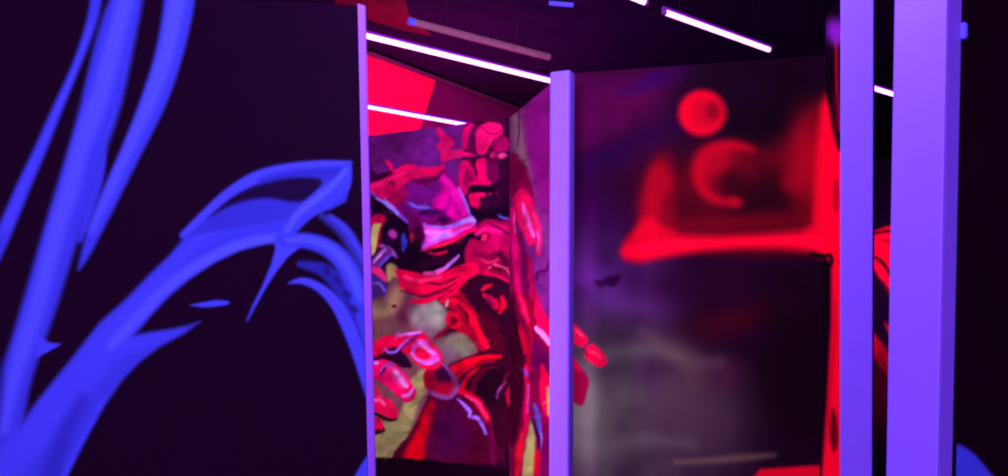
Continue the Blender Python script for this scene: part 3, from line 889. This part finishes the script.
# ---- red moons over a glowing shore
def paint_moons():
    c = Canvas((530, 30, 870, 560), (30, 0, 34))
    c.blob(600, 110, 55, 50, (82, 0, 74), 0.0, 0.9, 0.9)
    c.blob(632, 95, 34, 20, (88, 0, 72), -0.5, 0.7, 0.9)
    c.blob(668, 76, 20, 9, (62, 0, 84), -0.5, 0.7, 0.9)
    c.blob(648, 82, 26, 7, (48, 0, 92), -0.4, 0.7, 0.9)
    c.blob(640, 140, 60, 10, (36, 0, 62), -0.35, 0.7, 0.9)
    c.blob(600, 165, 45, 12, (34, 0, 66), -0.3, 0.7, 0.9)
    c.blob(590, 215, 40, 26, (58, 0, 80), 0, 0.8, 0.9)
    c.blob(602, 290, 60, 46, (96, 26, 140), 0.2, 1.0, 0.9)
    c.blob(610, 400, 80, 70, (98, 72, 100), 0.1, 0.98, 0.8)
    c.blob(586, 420, 36, 55, (124, 104, 122), 0, 0.85, 0.9)
    c.blob(690, 420, 70, 50, (76, 42, 72), 0.1, 0.8, 0.9)
    c.blob(640, 470, 60, 24, (92, 62, 92), 0, 0.7, 0.9)
    c.blob(672, 352, 20, 14, (90, 56, 74), 0.3, 0.7, 0.9)
    c.blob(690, 378, 18, 12, (84, 48, 66), -0.3, 0.6, 0.9)
    c.blob(725, 372, 22, 14, (72, 18, 62), 0.1, 0.6, 0.9)
    c.blob(650, 372, 22, 14, (66, 28, 76), 0.2, 0.6, 0.9)
    c.blob(742, 318, 48, 16, (66, 0, 20), -0.25, 0.9, 0.9)
    c.blob(700, 285, 60, 16, (34, 0, 34), 0, 0.7, 0.9)
    c.blob(800, 370, 46, 110, (16, 0, 14), 0, 0.95, 0.7)
    c.clouds((34, 0, 44), 34, 21, 0.3)
    c.clouds((20, 0, 24), 60, 31, 0.3)
    c.blob(772, 105, 66, 66, (15, 0, 17), 0, 0.95, 0.7)
    c.blob(748, 88, 22, 16, (28, 0, 46), 0, 0.35, 0.9)
    c.stroke([(640, 330, 6), (662, 346, 12), (690, 362, 14), (720, 362, 8)], (92, 60, 86), 9, a=0.55)
    c.stroke([(590, 365, 8), (620, 352, 14), (655, 350, 8)], (104, 78, 110), 9, a=0.5)
    c.stroke([(600, 450, 8), (640, 440, 16), (690, 444, 8)], (110, 86, 108), 10, a=0.5)
    c.stroke([(676, 462, 4), (700, 461, 6), (740, 458, 7), (774, 455, 4)], (112, 76, 84), 4, a=0.7)
    c.stroke([(662, 352, 2), (672, 356, 6), (684, 358, 3)], (100, 68, 82), 5, a=0.45)
    c.part('painted_mark')
    c.poly([(594, 281), (603, 280), (608, 276), (620, 275), (619, 281), (613, 287), (606, 285), (600, 287)], (36, 0, 50), 2.5, a=0.85)
    # glowing haze behind the shore
    c.part('painted_haze')
    c.poly([(652, 172), (662, 160), (680, 172), (700, 150), (740, 142), (780, 150), (800, 120), (820, 96), (835, 96), (835, 245), (640, 245), (646, 214)], (78, 0, 20), 9, thr=0.4)
    c.none()
    c.blob(654, 196, 13, 32, (185, 0, 32), 0.25, 0.95, 0.9)
    c.blob(664, 175, 10, 16, (120, 0, 26), 0.2, 0.7, 0.9)
    c.blob(700, 185, 60, 34, (96, 0, 22), 0, 0.5, 0.9)
    c.poly([(650, 172), (662, 164), (672, 180), (676, 205), (676, 240), (634, 246), (642, 216)], (168, 0, 30), 7, a=0.85)
    c.blob(668, 205, 6, 14, (96, 0, 24), 0.2, 0.6, 0.9)
    c.blob(684, 205, 10, 22, (84, 0, 22), 0.1, 0.6, 0.9)
    c.blob(690, 215, 14, 18, (66, 0, 20), 0, 0.7, 0.9)
    c.blob(775, 196, 34, 22, (30, 0, 14), 0, 0.85, 0.8)
    c.blob(745, 205, 20, 14, (36, 0, 16), 0, 0.8, 0.8)
    c.blob(740, 172, 16, 14, (70, 0, 20), 0, 0.5, 0.8)
    c.blob(806, 160, 18, 42, (170, 0, 30), 0.0, 0.85, 0.9)
    c.blob(794, 182, 12, 10, (158, 0, 30), 0, 0.6, 0.9)
    c.blob(700, 228, 40, 9, (120, 0, 26), 0, 0.6, 0.9)
    c.blob(725, 222, 40, 7, (104, 0, 24), 0, 0.7, 0.9)
    c.blob(776, 220, 34, 8, (110, 0, 24), 0, 0.6, 0.9)
    c.blob(780, 150, 14, 14, (120, 0, 26), 0, 0.4, 0.9)
    # moons
    c.part('painted_moon')
    c.blob(702, 113, 23.5, 23, (240, 0, 42), 0, 1, 0.22, thr=0.3)
    c.none()
    c.blob(705, 113, 17, 16, (186, 0, 34), 0, 0.85, 0.6)
    c.blob(713, 111, 7, 8, (112, 0, 28), 0.2, 0.75, 0.9)
    c.blob(690, 114, 6, 12, (240, 0, 44), 0, 0.35, 0.8)
    c.part('painted_moon')
    c.blob(722, 172, 25, 27, (150, 0, 28), 0, 0.75, 0.5, thr=0.25)
    c.stroke([(752, 150, 5), (738, 146, 9), (722, 147, 12), (706, 156, 13), (699, 172, 12), (701, 186, 10), (710, 196, 9), (722, 201, 8), (734, 202, 9)], (200, 0, 34), 6.5, a=0.9, thr=0.3)
    c.none()
    c.blob(712, 163, 15, 15, (182, 0, 33), 0, 0.7, 0.9)
    c.blob(736, 184, 18, 15, (44, 0, 16), 0.2, 0.9, 0.7)
    c.blob(748, 166, 12, 12, (92, 0, 22), 0.2, 0.6, 0.9)
    c.blob(735, 202, 8, 5, (192, 0, 36), 0.2, 0.7, 0.8)
    c.blob(718, 163, 9, 9, (165, 0, 30), 0, 0.6, 0.9)
    # glowing shore
    c.part('painted_shore')
    c.poly([(620, 252), (624, 242), (636, 228), (643, 219), (652, 217), (662, 227), (680, 234), (720, 238), (760, 236), (800, 232), (812, 224), (816, 150), (820, 108), (826, 95), (850, 95), (850, 262), (822, 258), (812, 252), (780, 249), (740, 249), (700, 252), (660, 259), (640, 263), (626, 261)], (226, 0, 42), 6, sm=False, thr=0.3)
    c.none()
    c.stroke([(628, 252, 12), (650, 249, 13), (690, 244, 8), (740, 241, 8), (790, 240, 9), (818, 242, 12)], (255, 0, 52), 4)
    c.stroke([(660, 234, 3), (700, 236, 4), (760, 233, 4), (805, 230, 4)], (176, 0, 36), 3, a=0.6)
    c.part('painted_curl')
    c.stroke([(812, 254, 4), (822, 256, 5), (828, 258, 4), (832, 262, 3)], (16, 0, 14), 1.5, a=0.95)
    c.part('painted_shore')
    c.poly([(752, 478), (760, 469), (790, 467), (850, 463), (850, 560), (740, 560)], (222, 0, 42), 2.5, sm=False)
    # warrior's fingertips reaching round the corner post
    c.part('painted_finger')
    c.poly([(560, 318), (574, 324), (582, 331), (588, 340), (584, 347), (576, 345), (560, 335)], (232, 0, 74), 1.2)
    c.none()
    c.stroke([(576, 330, 2), (582, 336, 2)], (250, 70, 120), 1)
    c.part('painted_finger')
    c.poly([(586, 348), (592, 344), (600, 349), (606, 358), (606, 365), (599, 367), (590, 362), (584, 355)], (240, 0, 72), 1.1)
    c.none()
    c.stroke([(590, 351, 2.5), (597, 354, 3), (601, 359, 2)], (255, 40, 95), 1.2)
    c.stroke([(583, 349, 1.6), (588, 356, 1.6)], (90, 0, 40), 0.8)
    c.part('painted_finger')
    c.poly([(560, 352), (572, 356), (580, 366), (589, 379), (587, 392), (583, 405), (576, 404), (560, 392)], (148, 0, 62), 1.3)
    c.none()
    c.stroke([(574, 360, 3), (578, 368, 4), (580, 372, 2)], (220, 0, 72), 1.4)
    return c


# ---- red flame on the short return wall
def paint_flame():
    c = Canvas((800, -30, 890, 560), (14, 0, 16))
    c.part('painted_flame')
    c.poly([(816, 245), (818, 150), (821, 104), (825, 94), (829, 108), (833, 130), (838, 150), (841, 150), (846, 120), (860, 100), (860, 560), (812, 560), (822, 470), (827, 400), (831, 320), (831, 262), (824, 256), (816, 254)], (246, 0, 44), 3.2, sm=False)
    c.none()
    c.stroke([(836, 40, 3), (837, 90, 3.5), (839, 130, 3)], (190, 0, 36), 2, a=0.8)
    c.poly([(833, 186), (837, 180), (839, 196), (837, 214), (833, 204)], (150, 0, 30), 2.5, a=0.7)
    c.poly([(834, 92), (837, 100), (838, 130), (836, 134), (832, 112)], (70, 0, 30), 2, a=0.8)
    c.stroke([(835, 300, 2), (834, 350, 3), (829, 400, 3), (826, 440, 2)], (180, 0, 32), 1.5, a=0.7)
    c.poly([(832, 408), (836, 416), (838, 440), (834, 452), (830, 440), (830, 424)], (60, 0, 20), 2.2, a=0.8)
    c.part('painted_curl')
    c.stroke([(818, 253, 3), (824, 256, 3.5), (829, 255, 4), (832, 260, 3.5), (831, 266, 2)], (16, 0, 14), 1.2, a=0.95)
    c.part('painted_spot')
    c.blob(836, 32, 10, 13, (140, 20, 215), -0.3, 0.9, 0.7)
    return c


# ---- far wall streaks, right panel swoosh
def paint_streaks():
    c = Canvas((800, 60, 960, 560), (20, 0, 30))
    c.part('painted_streak')
    c.poly([(860, 236), (876, 230), (888, 226), (896, 224), (910, 226), (906, 240), (910, 262), (904, 310), (893, 300), (884, 286), (876, 272), (866, 262)], (236, 0, 44), 1.6, sm=False)
    c.none()
    c.stroke([(868, 236, 1.4), (880, 232, 2.4), (896, 231, 2)], (30, 0, 22), 1)
    c.stroke([(872, 256, 2), (882, 262, 4), (891, 276, 3)], (52, 0, 22), 1.2)
    c.stroke([(874, 276, 2), (884, 284, 3), (892, 300, 2.5)], (70, 0, 22), 1.2)
    c.stroke([(884, 240, 2), (896, 246, 2)], (150, 0, 30), 1)
    c.part('painted_streak')
    c.poly([(884, 322), (890, 328), (900, 342), (898, 346), (890, 336)], (205, 0, 36), 1.3)
    c.part('painted_streak')
    c.poly([(866, 320), (876, 336), (884, 346), (892, 360), (898, 380), (888, 376), (880, 366), (872, 352)], (196, 0, 36), 1.8)
    c.blob(882, 392, 9, 40, (84, 0, 28), 0.0, 0.8, 0.8)
    return c


def paint_swoosh():
    c = Canvas((930, -60, 1100, 560), (24, 0, 26))
    c.part('paint_swoosh')
    c.poly([(935, 440), (950, 443), (962, 446), (974, 454), (988, 470), (1004, 492), (1020, 540), (960, 560), (935, 540)], (58, 46, 240), 2.5, sm=True, thr=0.004)
    return c

HW = 2.44                                     # partition height


def v2(p):
    return Vector((p[0], p[1]))


# ------------------------------------------------------------------ room shell
def shell(name, lo, hi, mat):
    bm = bmesh.new()
    c = (Vector(lo) + Vector(hi)) / 2
    h = (Vector(hi) - Vector(lo)) / 2
    obox(bm, c, Vector((1, 0, 0)), Vector((0, 1, 0)), Vector((0, 0, 1)), h.x, h.y, h.z)
    return structure(link(name, bm, mat))


CEIL = 3.1
RX0, RX1, RY0, RY1 = -4.6, 5.6, -4.2, 8.6
shell('floor', (RX0, RY0, -0.1), (RX1, RY1, 0.0), M_FLOOR)
shell('ceiling', (RX0, RY0, CEIL), (RX1, RY1, CEIL + 0.1), M_CEIL)
shell('wall_west', (RX0 - 0.1, RY0 - 0.1, -0.1), (RX0, RY1 + 0.1, CEIL + 0.1), M_ROOM)
shell('wall_east', (RX1, RY0 - 0.1, -0.1), (RX1 + 0.1, RY1 + 0.1, CEIL + 0.1), M_ROOM)
shell('wall_north', (RX0, RY1, -0.1), (RX1, RY1 + 0.1, CEIL + 0.1), M_ROOM)
shell('wall_south', (RX0, RY0 - 0.1, -0.1), (RX1, RY0, CEIL + 0.1), M_ROOM)


def partition(name, P, Q, th, mat, z1=HW, away=True, cut0=0.0, cut1=0.0, lean=(0, 0)):
    """Wall board whose room-side face runs P->Q; its thickness goes away from the camera."""
    P, Q = v2(P), v2(Q)
    d = (Q - P).normalized()
    n = Vector((d.y, -d.x))
    if n.dot(-(P + Q) / 2) < 0:
        n = -n
    b = -n * th
    bm = bmesh.new()
    prism(bm, [tuple(P), tuple(Q), tuple(Q + b - d * cut1), tuple(P + b + d * cut0)], 0.0, z1, shift=lean)
    return structure(link(name, bm, mat))


# ------------------------------------------------------------------ left partition with blue tendrils
a15 = math.radians(-6)
LP = at_z(357.5, 4, HW)
LP = Vector((LP.x, LP.y))
LD = Vector((-math.cos(a15), math.sin(a15)))     # runs away to the left
LN = Vector((math.sin(a15), math.cos(a15)))      # thickness direction
LQ = LP + LD * 2.7
LEAN = (0.038, 0.0)
LTH = 0.085
# (the leaning board: foot of its right end stands a little further right)
partition('wall_left', LQ, LP, LTH, M_BLACK, z1=HW - 0.004, lean=LEAN)
bm = bmesh.new()
s1 = ray(367.3, 322)
E1 = Vector((s1.x / s1.y * 2.87, 2.87))
# an angled end profile: its face turns away from the board towards the gap
ft = [LP - LN * 0.004, E1, E1 + LN * 0.03, LP + LN * (LTH + 0.004), LP + LN * (LTH + 0.004) - LD * -0.0, LP - LD * 0.0005 + LN * 0.04]
ft = [LP - LD * 0.0006 - LN * 0.004, E1, E1 + LN * 0.034, LP - LD * 0.0006 + LN * (LTH + 0.004)]
prism(bm, [tuple(p) for p in round_foot([tuple(q) for q in ft], 0.004, 2)], 0.0, HW, tops=None, shift=LEAN)
strip = link('edge_strip', bm, M_TRIM)
tag(strip, 'narrow violet-lit white strip capping the end of the black wall painted with blue tendrils', 'edge strip')
cvL = paint_left()
mural, mp = build_mural(cvL, tuple(LQ), tuple(LP + LD * 0.001), 0.35, HW - 0.01, 0.0062, 0.0025, 'tendril_mural', GAIN['left'], skip_ground=True, lean=LEAN)
tag(mural, 'blue tendril painting on the black wall at the left', 'mural')

# ------------------------------------------------------------------ back wall + side wall + moon wall + return wall
C3 = at_z(510, 118, HW); C = (C3.x, C3.y)
B0 = at_z(375, 135, HW)
dW = (v2((B0.x, B0.y)) - v2(C)).normalized()
WL = v2(C) + dW * 1.05
partition('wall_back', tuple(WL), C, 0.08, M_BLACKD)
cvB = paint_back()
mural, mp = build_mural(cvB, tuple(WL), C, 0.02, HW, 0.0055, 0.003, 'warrior_mural', GAIN['back'])
tag(mural, 'red and pink armoured warrior painting on the rear wall below the short tube', 'mural')

K3 = at_z(566, 72, HW)
A3 = at_z(550, 85, HW)
dA = (v2((A3.x, A3.y)) - v2(C)).normalized()
B13 = at_z(600, 71.5, HW); B23 = at_z(656, 64, HW)
b1, b2 = v2((B13.x, B13.y)), v2((B23.x, B23.y))
dB = (v2((1.0, -0.22))).normalized()
# corner K where the side wall line meets the moon wall line
den = dA.x * (-dB.y) - dA.y * (-dB.x)
r_ = b1 - v2(C)
tA = (r_.x * (-dB.y) - r_.y * (-dB.x)) / den
K = v2(C) + dA * tA
print('K', K, 'C', C, 'tA', tA)
partition('wall_side', C, tuple(K), 0.07, M_BLACKD, cut0=0.0, cut1=0.0)
cvA = paint_side()
mural, mp = build_mural(cvA, C, tuple(K), 0.02, HW, 0.006, 0.003, 'arm_mural', GAIN['side'])
tag(mural, 'painting of a red reaching arm on the narrow wall just left of the centre post', 'mural')

# right end of the moon wall at pixel column 822
rr = (822 - CX) / F / CP
# solve K + dB*t on the ray x = rr' * depth (taken at eye height)
dr = ray(822, 322); kx = dr.x / dr.y
tB = (kx * K.y - K.x) / (dB.x - kx * dB.y)
R = K + dB * tB
partition('wall_centre', tuple(K), tuple(R), 0.08, M_BLACKD)
cvM = paint_moons()
mural, mp = build_mural(cvM, tuple(K), tuple(R), 0.02, HW, 0.0075, 0.003, 'moon_mural', GAIN['moon'])
tag(mural, 'dark smoky painting of two red moons above a glowing red shore', 'mural')

dp = ray(858, 322)
RE = Vector((dp.x / dp.y * 3.05, 3.05))
print('R', R, 'RE', RE)
partition('wall_return', tuple(R), tuple(RE), 0.03, M_BLACKD, z1=2.62)
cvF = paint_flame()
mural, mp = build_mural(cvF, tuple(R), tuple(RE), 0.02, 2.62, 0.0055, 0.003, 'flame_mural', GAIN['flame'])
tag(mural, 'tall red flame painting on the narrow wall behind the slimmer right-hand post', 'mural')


# ------------------------------------------------------------------ posts
def post(name, foot, ztop, label, r=0.012, lean=None, cat='post'):
    t = empty(name, (sum(p[0] for p in foot) / len(foot), sum(p[1] for p in foot) / len(foot), 0))
    bpy.context.view_layer.update()
    bm = bmesh.new()
    prism(bm, round_foot(foot, r), 0.012, ztop - 0.012, shift=lean)
    link('shaft', bm, M_POST, t, smooth=False)
    bm = bmesh.new()
    c = v2((t.location.x, t.location.y))
    ins = [tuple(c + (v2(p) - c) * 0.985) for p in foot]
    prism(bm, round_foot(ins, r), ztop - 0.013, ztop)
    link('top_cap', bm, M_POST, t)
    bm = bmesh.new()
    out = [tuple(c + (v2(p) - c) * 1.04 + (v2(lean) if lean else v2((0, 0)))) for p in foot]
    prism(bm, round_foot(out, r), 0.0, 0.03)
    link('foot_plate', bm, M_WIRE, t)
    tag(t, label, cat)
    return t


def px_on(px, p, d, ypx=322):
    """point on the plan line p + d*s seen in pixel column px"""
    q = ray(px, ypx); k = q.x / q.y
    s = (k * p.y - p.x) / (d.x - k * d.y)
    return p + d * s


q = ray(569, 322)
c0 = Vector((q.x / q.y * 3.42, 3.42))
pl = px_on(548.8, c0, Vector((-0.94, 0.34)))
pr = px_on(574.5, c0, Vector((0.45, 0.893)))
back = pl + (pr - c0)
zt = at_plane(562, 70, Vector((c0.x, c0.y, 0)), Vector((0, -1, 0))).z
corner_post = post('corner_post', [tuple(pl), tuple(c0), tuple(pr), tuple(back)], zt,
                   'violet-lit white square post in the middle, between warrior and moon paintings', 0.013)

q = ray(840.2, 0); q2 = ray(873.2, 0)
f0 = Vector((q.x / q.y * 2.60, 2.60)); f1 = Vector((q2.x / q2.y * 2.60, 2.60))
f3 = f0 + Vector((0.052, 0.1))
f2 = f1 + Vector((0.055, 0.1))
post('slim_post', [tuple(f0), tuple(f1), tuple(f2), tuple(f3)], HW,
     'slimmer of the two violet-lit white posts at the right, beside the red flame', 0.004, lean=(0.034, 0.0))

q = ray(940.5, 322)
g0 = Vector((q.x / q.y * 1.95, 1.95))
DD = Vector((0.8, 0.6)); DE = Vector((-0.6, 0.8))
gl = px_on(888.5, g0, DE)
gr = px_on(955.5, g0, DD)
thick = (gl - g0).length
PD0 = g0 + DD * 0.012 + DE * 0.006
PD1 = g0 + DD * 1.9 + DE * 0.006
partition('wall_right', tuple(PD0), tuple(PD1), thick - 0.012, M_BLACKD)
t = empty('wide_post', (g0.x, g0.y, 0))
bpy.context.view_layer.update()
LE = (-0.012, -0.004)
bm = bmesh.new()
prism(bm, round_foot([tuple(g0), tuple(g0 + DD * 0.011), tuple(gl + DD * 0.011), tuple(gl)], 0.004, 2), 0.0, HW)
link('end_board', bm, M_POST, t)
bm = bmesh.new()
wf = (gr - g0).length
prism(bm, round_foot([tuple(g0 + DD * 0.0112 + DE * 0.0005), tuple(gr + DE * 0.0005), tuple(gr + DE * 0.0055), tuple(g0 + DD * 0.0112 + DE * 0.0055)], 0.002, 2), 0.0, HW)
fl = link('side_flange', bm, M_POST, t)
fl['label'] = 'darker side flange of the wide post'
tag(t, 'widest violet-lit white post, nearest at the right, capping the black wall', 'post')
cvS = paint_swoosh()
mural, mp = build_mural(cvS, tuple(gr + DD * 0.002), tuple(PD1), 0.2, HW - 0.02, 0.006, 0.0085, 'swoosh_mural', GAIN['swoosh'], skip_ground=True)
tag(mural, 'blue paint swoosh low on the black wall beside the widest post', 'mural')

# small blue clip on the flange edge
cl = at_plane(961, 32, Vector((gr.x, gr.y, 0)), Vector((0.6, -0.8, 0)))
bm = bmesh.new()
obox(bm, cl + Vector((0.6, -0.8, 0)) * 0.006, Vector((0.8, 0.6, 0)), Vector((0.6, -0.8, 0)), Vector((0, 0, 1)), 0.009, 0.008, 0.021)
bmesh.ops.bevel(bm, geom=bm.edges[:], offset=0.003, segments=2, affect='EDGES')
tag(link('clip', bm, M_BLUE), 'small blue clip high on the edge of the widest post', 'clip')

# ------------------------------------------------------------------ far walls behind the partitions
F0 = at_z(348, 44.5, CEIL); F1 = at_z(515, 107, CEIL)
dF = (v2((F1.x, F1.y)) - v2((F0.x, F0.y))).normalized()
f_a = v2((F0.x, F0.y))
f_b = v2((F1.x, F1.y)) + dF * 0.9
partition('wall_far', tuple(f_a), tuple(f_b), 0.08, M_FARWALL, z1=CEIL)
nF = Vector((dF.y, -dF.x))
if nF.dot(-f_a) < 0:
    nF = -nF
pF = Vector((f_a.x, f_a.y, 0)) + Vector((nF.x, nF.y, 0)) * 0.003
nF3 = Vector((nF.x, nF.y, 0))
corners = [at_plane(x, y, pF, nF3) for x, y in ((353, 46), (434, 78), (425, 108), (417, 134), (416, 165), (353, 165))]
corners = [Vector((p.x, p.y, min(p.z, CEIL - 0.03))) for p in corners]
bm = bmesh.new()
lo = [bm.verts.new(p) for p in corners]
hi = [bm.verts.new(p + nF3 * 0.02) for p in corners]
bm.faces.new(lo); bm.faces.new(hi)
for i in range(len(lo)):
    j = (i + 1) % len(lo)
    bm.faces.new((lo[i], lo[j], hi[j], hi[i]))
tag(link('red_lit_patch', bm, M_REDLIT), 'bright red patch standing in for red light on the far wall above the warrior painting', 'board')  # red-lit zone of the far wall, its light painted as a board

# pale ledge where the far wall meets the ceiling
a_, b_ = at_z(366, 51, CEIL - 0.02), at_z(520, 109, CEIL - 0.02)
bm = bmesh.new()
pp, qq = v2((a_.x, a_.y)), v2((b_.x, b_.y))
d_ = (qq - pp).normalized()
obox(bm, Vector(((pp.x + qq.x) / 2, (pp.y + qq.y) / 2, CEIL - 0.035)) + nF3 * 0.02, Vector((d_.x, d_.y, 0)), nF3, Vector((0, 0, 1)), (qq - pp).length / 2, 0.02, 0.006)
structure(link('trim_1', bm, M_DARKBEAM))

# red light on the ceiling, put in as a dull red board, top left
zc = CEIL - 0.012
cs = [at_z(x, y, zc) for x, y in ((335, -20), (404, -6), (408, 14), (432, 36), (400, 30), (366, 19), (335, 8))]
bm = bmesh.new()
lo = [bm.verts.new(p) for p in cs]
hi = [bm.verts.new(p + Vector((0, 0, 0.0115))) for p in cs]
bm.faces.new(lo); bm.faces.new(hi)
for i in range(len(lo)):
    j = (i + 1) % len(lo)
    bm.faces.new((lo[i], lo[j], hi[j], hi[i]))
tag(link('ceiling_red_patch', bm, M_REDCEIL), 'dull red patch standing in for red light on the ceiling above the end of the left wall', 'board')

# far wall with red streaks, seen between the two right-hand posts
sA, sB = Vector((2.2, 5.6)), Vector((4.6, 5.3))
partition('wall_streaks', tuple(sA), tuple(sB), 0.08, M_BLACKD)
cvE = paint_streaks()
mural, mp = build_mural(cvE, tuple(sA), tuple(sB), 0.1, HW, 0.011, 0.003, 'streak_mural', GAIN['streaks'])
tag(mural, 'red streak painting glimpsed between the two right-hand posts', 'mural')

# ------------------------------------------------------------------ lamps
def tube_lamp(pa, pb, z, label, group=None, r=0.013, ext0=0.0, ext1=0.0):
    A, B = at_z(pa[0], pa[1], z), at_z(pb[0], pb[1], z)
    d = (B - A).normalized()
    A = A - d * ext0
    B = B + d * ext1
    side = d.cross(Vector((0, 0, 1))).normalized()
    up = Vector((0, 0, 1))
    mid = (A + B) / 2
    L = (B - A).length
    t = empty('tube_lamp', mid + up * 0.05)
    bpy.context.view_layer.update()
    bm = bmesh.new()
    tube(bm, A + d * 0.02, B - d * 0.02, r, 16)
    link('tube', bm, M_TUBE, t, smooth=False)
    bm = bmesh.new()
    obox(bm, mid + up * (r + 0.007), d, side, up, L / 2, r * 0.55, 0.006)
    bmesh.ops.bevel(bm, geom=bm.edges[:], offset=0.002, segments=2, affect='EDGES')
    link('housing', bm, M_BATTEN, t)
    for e_, s_ in ((A, 1), (B, -1)):
        bm = bmesh.new()
        obox(bm, e_ + d * 0.01 * s_ + up * 0.005, d, side, up, 0.0095, r * 0.9, r + 0.006)
        bmesh.ops.bevel(bm, geom=bm.edges[:], offset=0.003, segments=2, affect='EDGES')
        link('lamp_holder', bm, M_CAP, t)
        bm = bmesh.new()
        p = e_ + d * 0.12 * s_
        tube(bm, p + up * (r + 0.013), Vector((p.x, p.y, CEIL)), 0.0015, 6)
        link('hanger', bm, M_WIRE, t)
    tag(t, label, 'lamp', group)
    return t, A, B


ZT = 2.74
LAMPS = []
LAMPS.append(tube_lamp((367, 36), (549, 80.5), ZT, 'longest lit violet tube, from the left wall edge to the middle post', ext0=0.12, ext1=0.03))
LAMPS.append(tube_lamp((371, 107.5), (467, 125), 2.56, 'short lit violet tube crossing in front of the bright red patch', r=0.010, ext0=0.3, ext1=0.25))
LAMPS.append(tube_lamp((663, 11.5), (771, 50.5), ZT, 'lit violet tube above the two red moons', r=0.012))
LAMPS.append(tube_lamp((560, -32), (647, 3), ZT, 'lit violet tube cut off by the top of the picture', r=0.013))
LAMPS.append(tube_lamp((862, 84.5), (905, 98), ZT, 'small distant lit violet tube between the two right-hand posts', r=0.013, ext0=0.15, ext1=0.2))

# dusty unlit tube on the ceiling
zd = 2.88
A, B = at_z(409, 21, zd), at_z(549, 57, zd)
d = (B - A).normalized()
t = empty('unlit_tube', (A + B) / 2)
bpy.context.view_layer.update()
bm = bmesh.new(); tube(bm, A + d * 0.03, B, 0.02, 14)
link('tube', bm, M_DUST, t)
bm = bmesh.new(); tube(bm, A, A + d * 0.03, 0.0205, 14)
o = link('end_cap', bm, M_BLUE, t); o['label'] = 'bluish end cap'
for s_ in (0.25, 0.75):
    p = A.lerp(B, s_)
    bm = bmesh.new(); tube(bm, p + Vector((0, 0, 0.018)), Vector((p.x, p.y, CEIL)), 0.002, 6)
    link('hanger', bm, M_WIRE, t)
tag(t, 'dusty pale unlit tube hanging above the longest lit tube', 'lamp')

# faint blue conduit at the top edge
zb = CEIL - 0.014
A, B = at_z(549, 3, zb), at_z(573, 5, zb)
bm = bmesh.new(); tube(bm, A, B, 0.013, 12)
tag(link('conduit', bm, M_BLUE), 'short blue conduit on the dark ceiling above the middle post', 'conduit')

# ------------------------------------------------------------------ light
def area(name, loc, target, sx, sy, energy, col):
    l = bpy.data.lights.new(name, 'AREA')
    l.shape = 'RECTANGLE'
    l.size, l.size_y = sx, sy
    l.energy = energy
    l.color = col
    o = bpy.data.objects.new(name, l)
    COL.objects.link(o)
    o.location = loc
    o.rotation_euler = (Vector(target) - Vector(loc)).to_track_quat('-Z', 'Y').to_euler()
    return o


UV = (1.0, 0.36, 1.0)
area('ultraviolet_lamp', (-2.2, -2.7, 2.2), (0.1, 3.2, 1.3), 2.6, 0.8, E_MAIN, UV)
area('corridor_fill', (-0.75, 3.02, 0.95), (-0.3, 4.6, 1.0), 0.25, 1.9, E_COR, UV)  # unseen light added behind the left wall to brighten the warrior painting
area('overhead_lamp', (0.25, 1.7, 2.97), (0.4, 3.4, 2.0), 1.2, 0.2, E_OVER, (1.0, 0.6, 1.0))
area('right_fill', (3.6, -0.4, 2.0), (1.9, 2.5, 0.9), 1.0, 0.4, E_RIGHT, UV)  # unseen light added from the right to brighten the blue swoosh
area('far_fill', (2.5, 4.8, 1.7), (3.0, 5.6, 1.0), 0.9, 0.2, E_FAR, UV)  # unseen light added close by to bring up the red streaks
area('uplight_fill', (0.25, 4.95, 1.9), (0.2, 5.3, 3.1), 0.8, 0.2, E_UP, (0.6, 0.1, 1.0))  # unseen upward light added to turn ceiling and far wall violet
area('red_lamp', (-0.1, 5.1, 1.9), (-0.75, 5.3, 2.75), 0.4, 0.2, E_RED, (1.0, 0.05, 0.35))

w = bpy.data.worlds.new('world')
sc.world = w
w.use_nodes = True
bg = w.node_tree.nodes['Background']
bg.inputs['Color'].default_value = (0.35, 0.1, 0.5, 1)
bg.inputs['Strength'].default_value = 0.01

# ------------------------------------------------------------------ view
sc.view_settings.view_transform = 'Standard'
sc.view_settings.look = 'None'
sc.view_settings.exposure = 0.0
sc.view_settings.gamma = 1.0
sc.view_settings.use_curve_mapping = False
sc.cycles.use_denoising = True
sc.cycles.filter_width = 2.2
sc.cycles.max_bounces = 5
sc.cycles.sample_clamp_indirect = 4.0
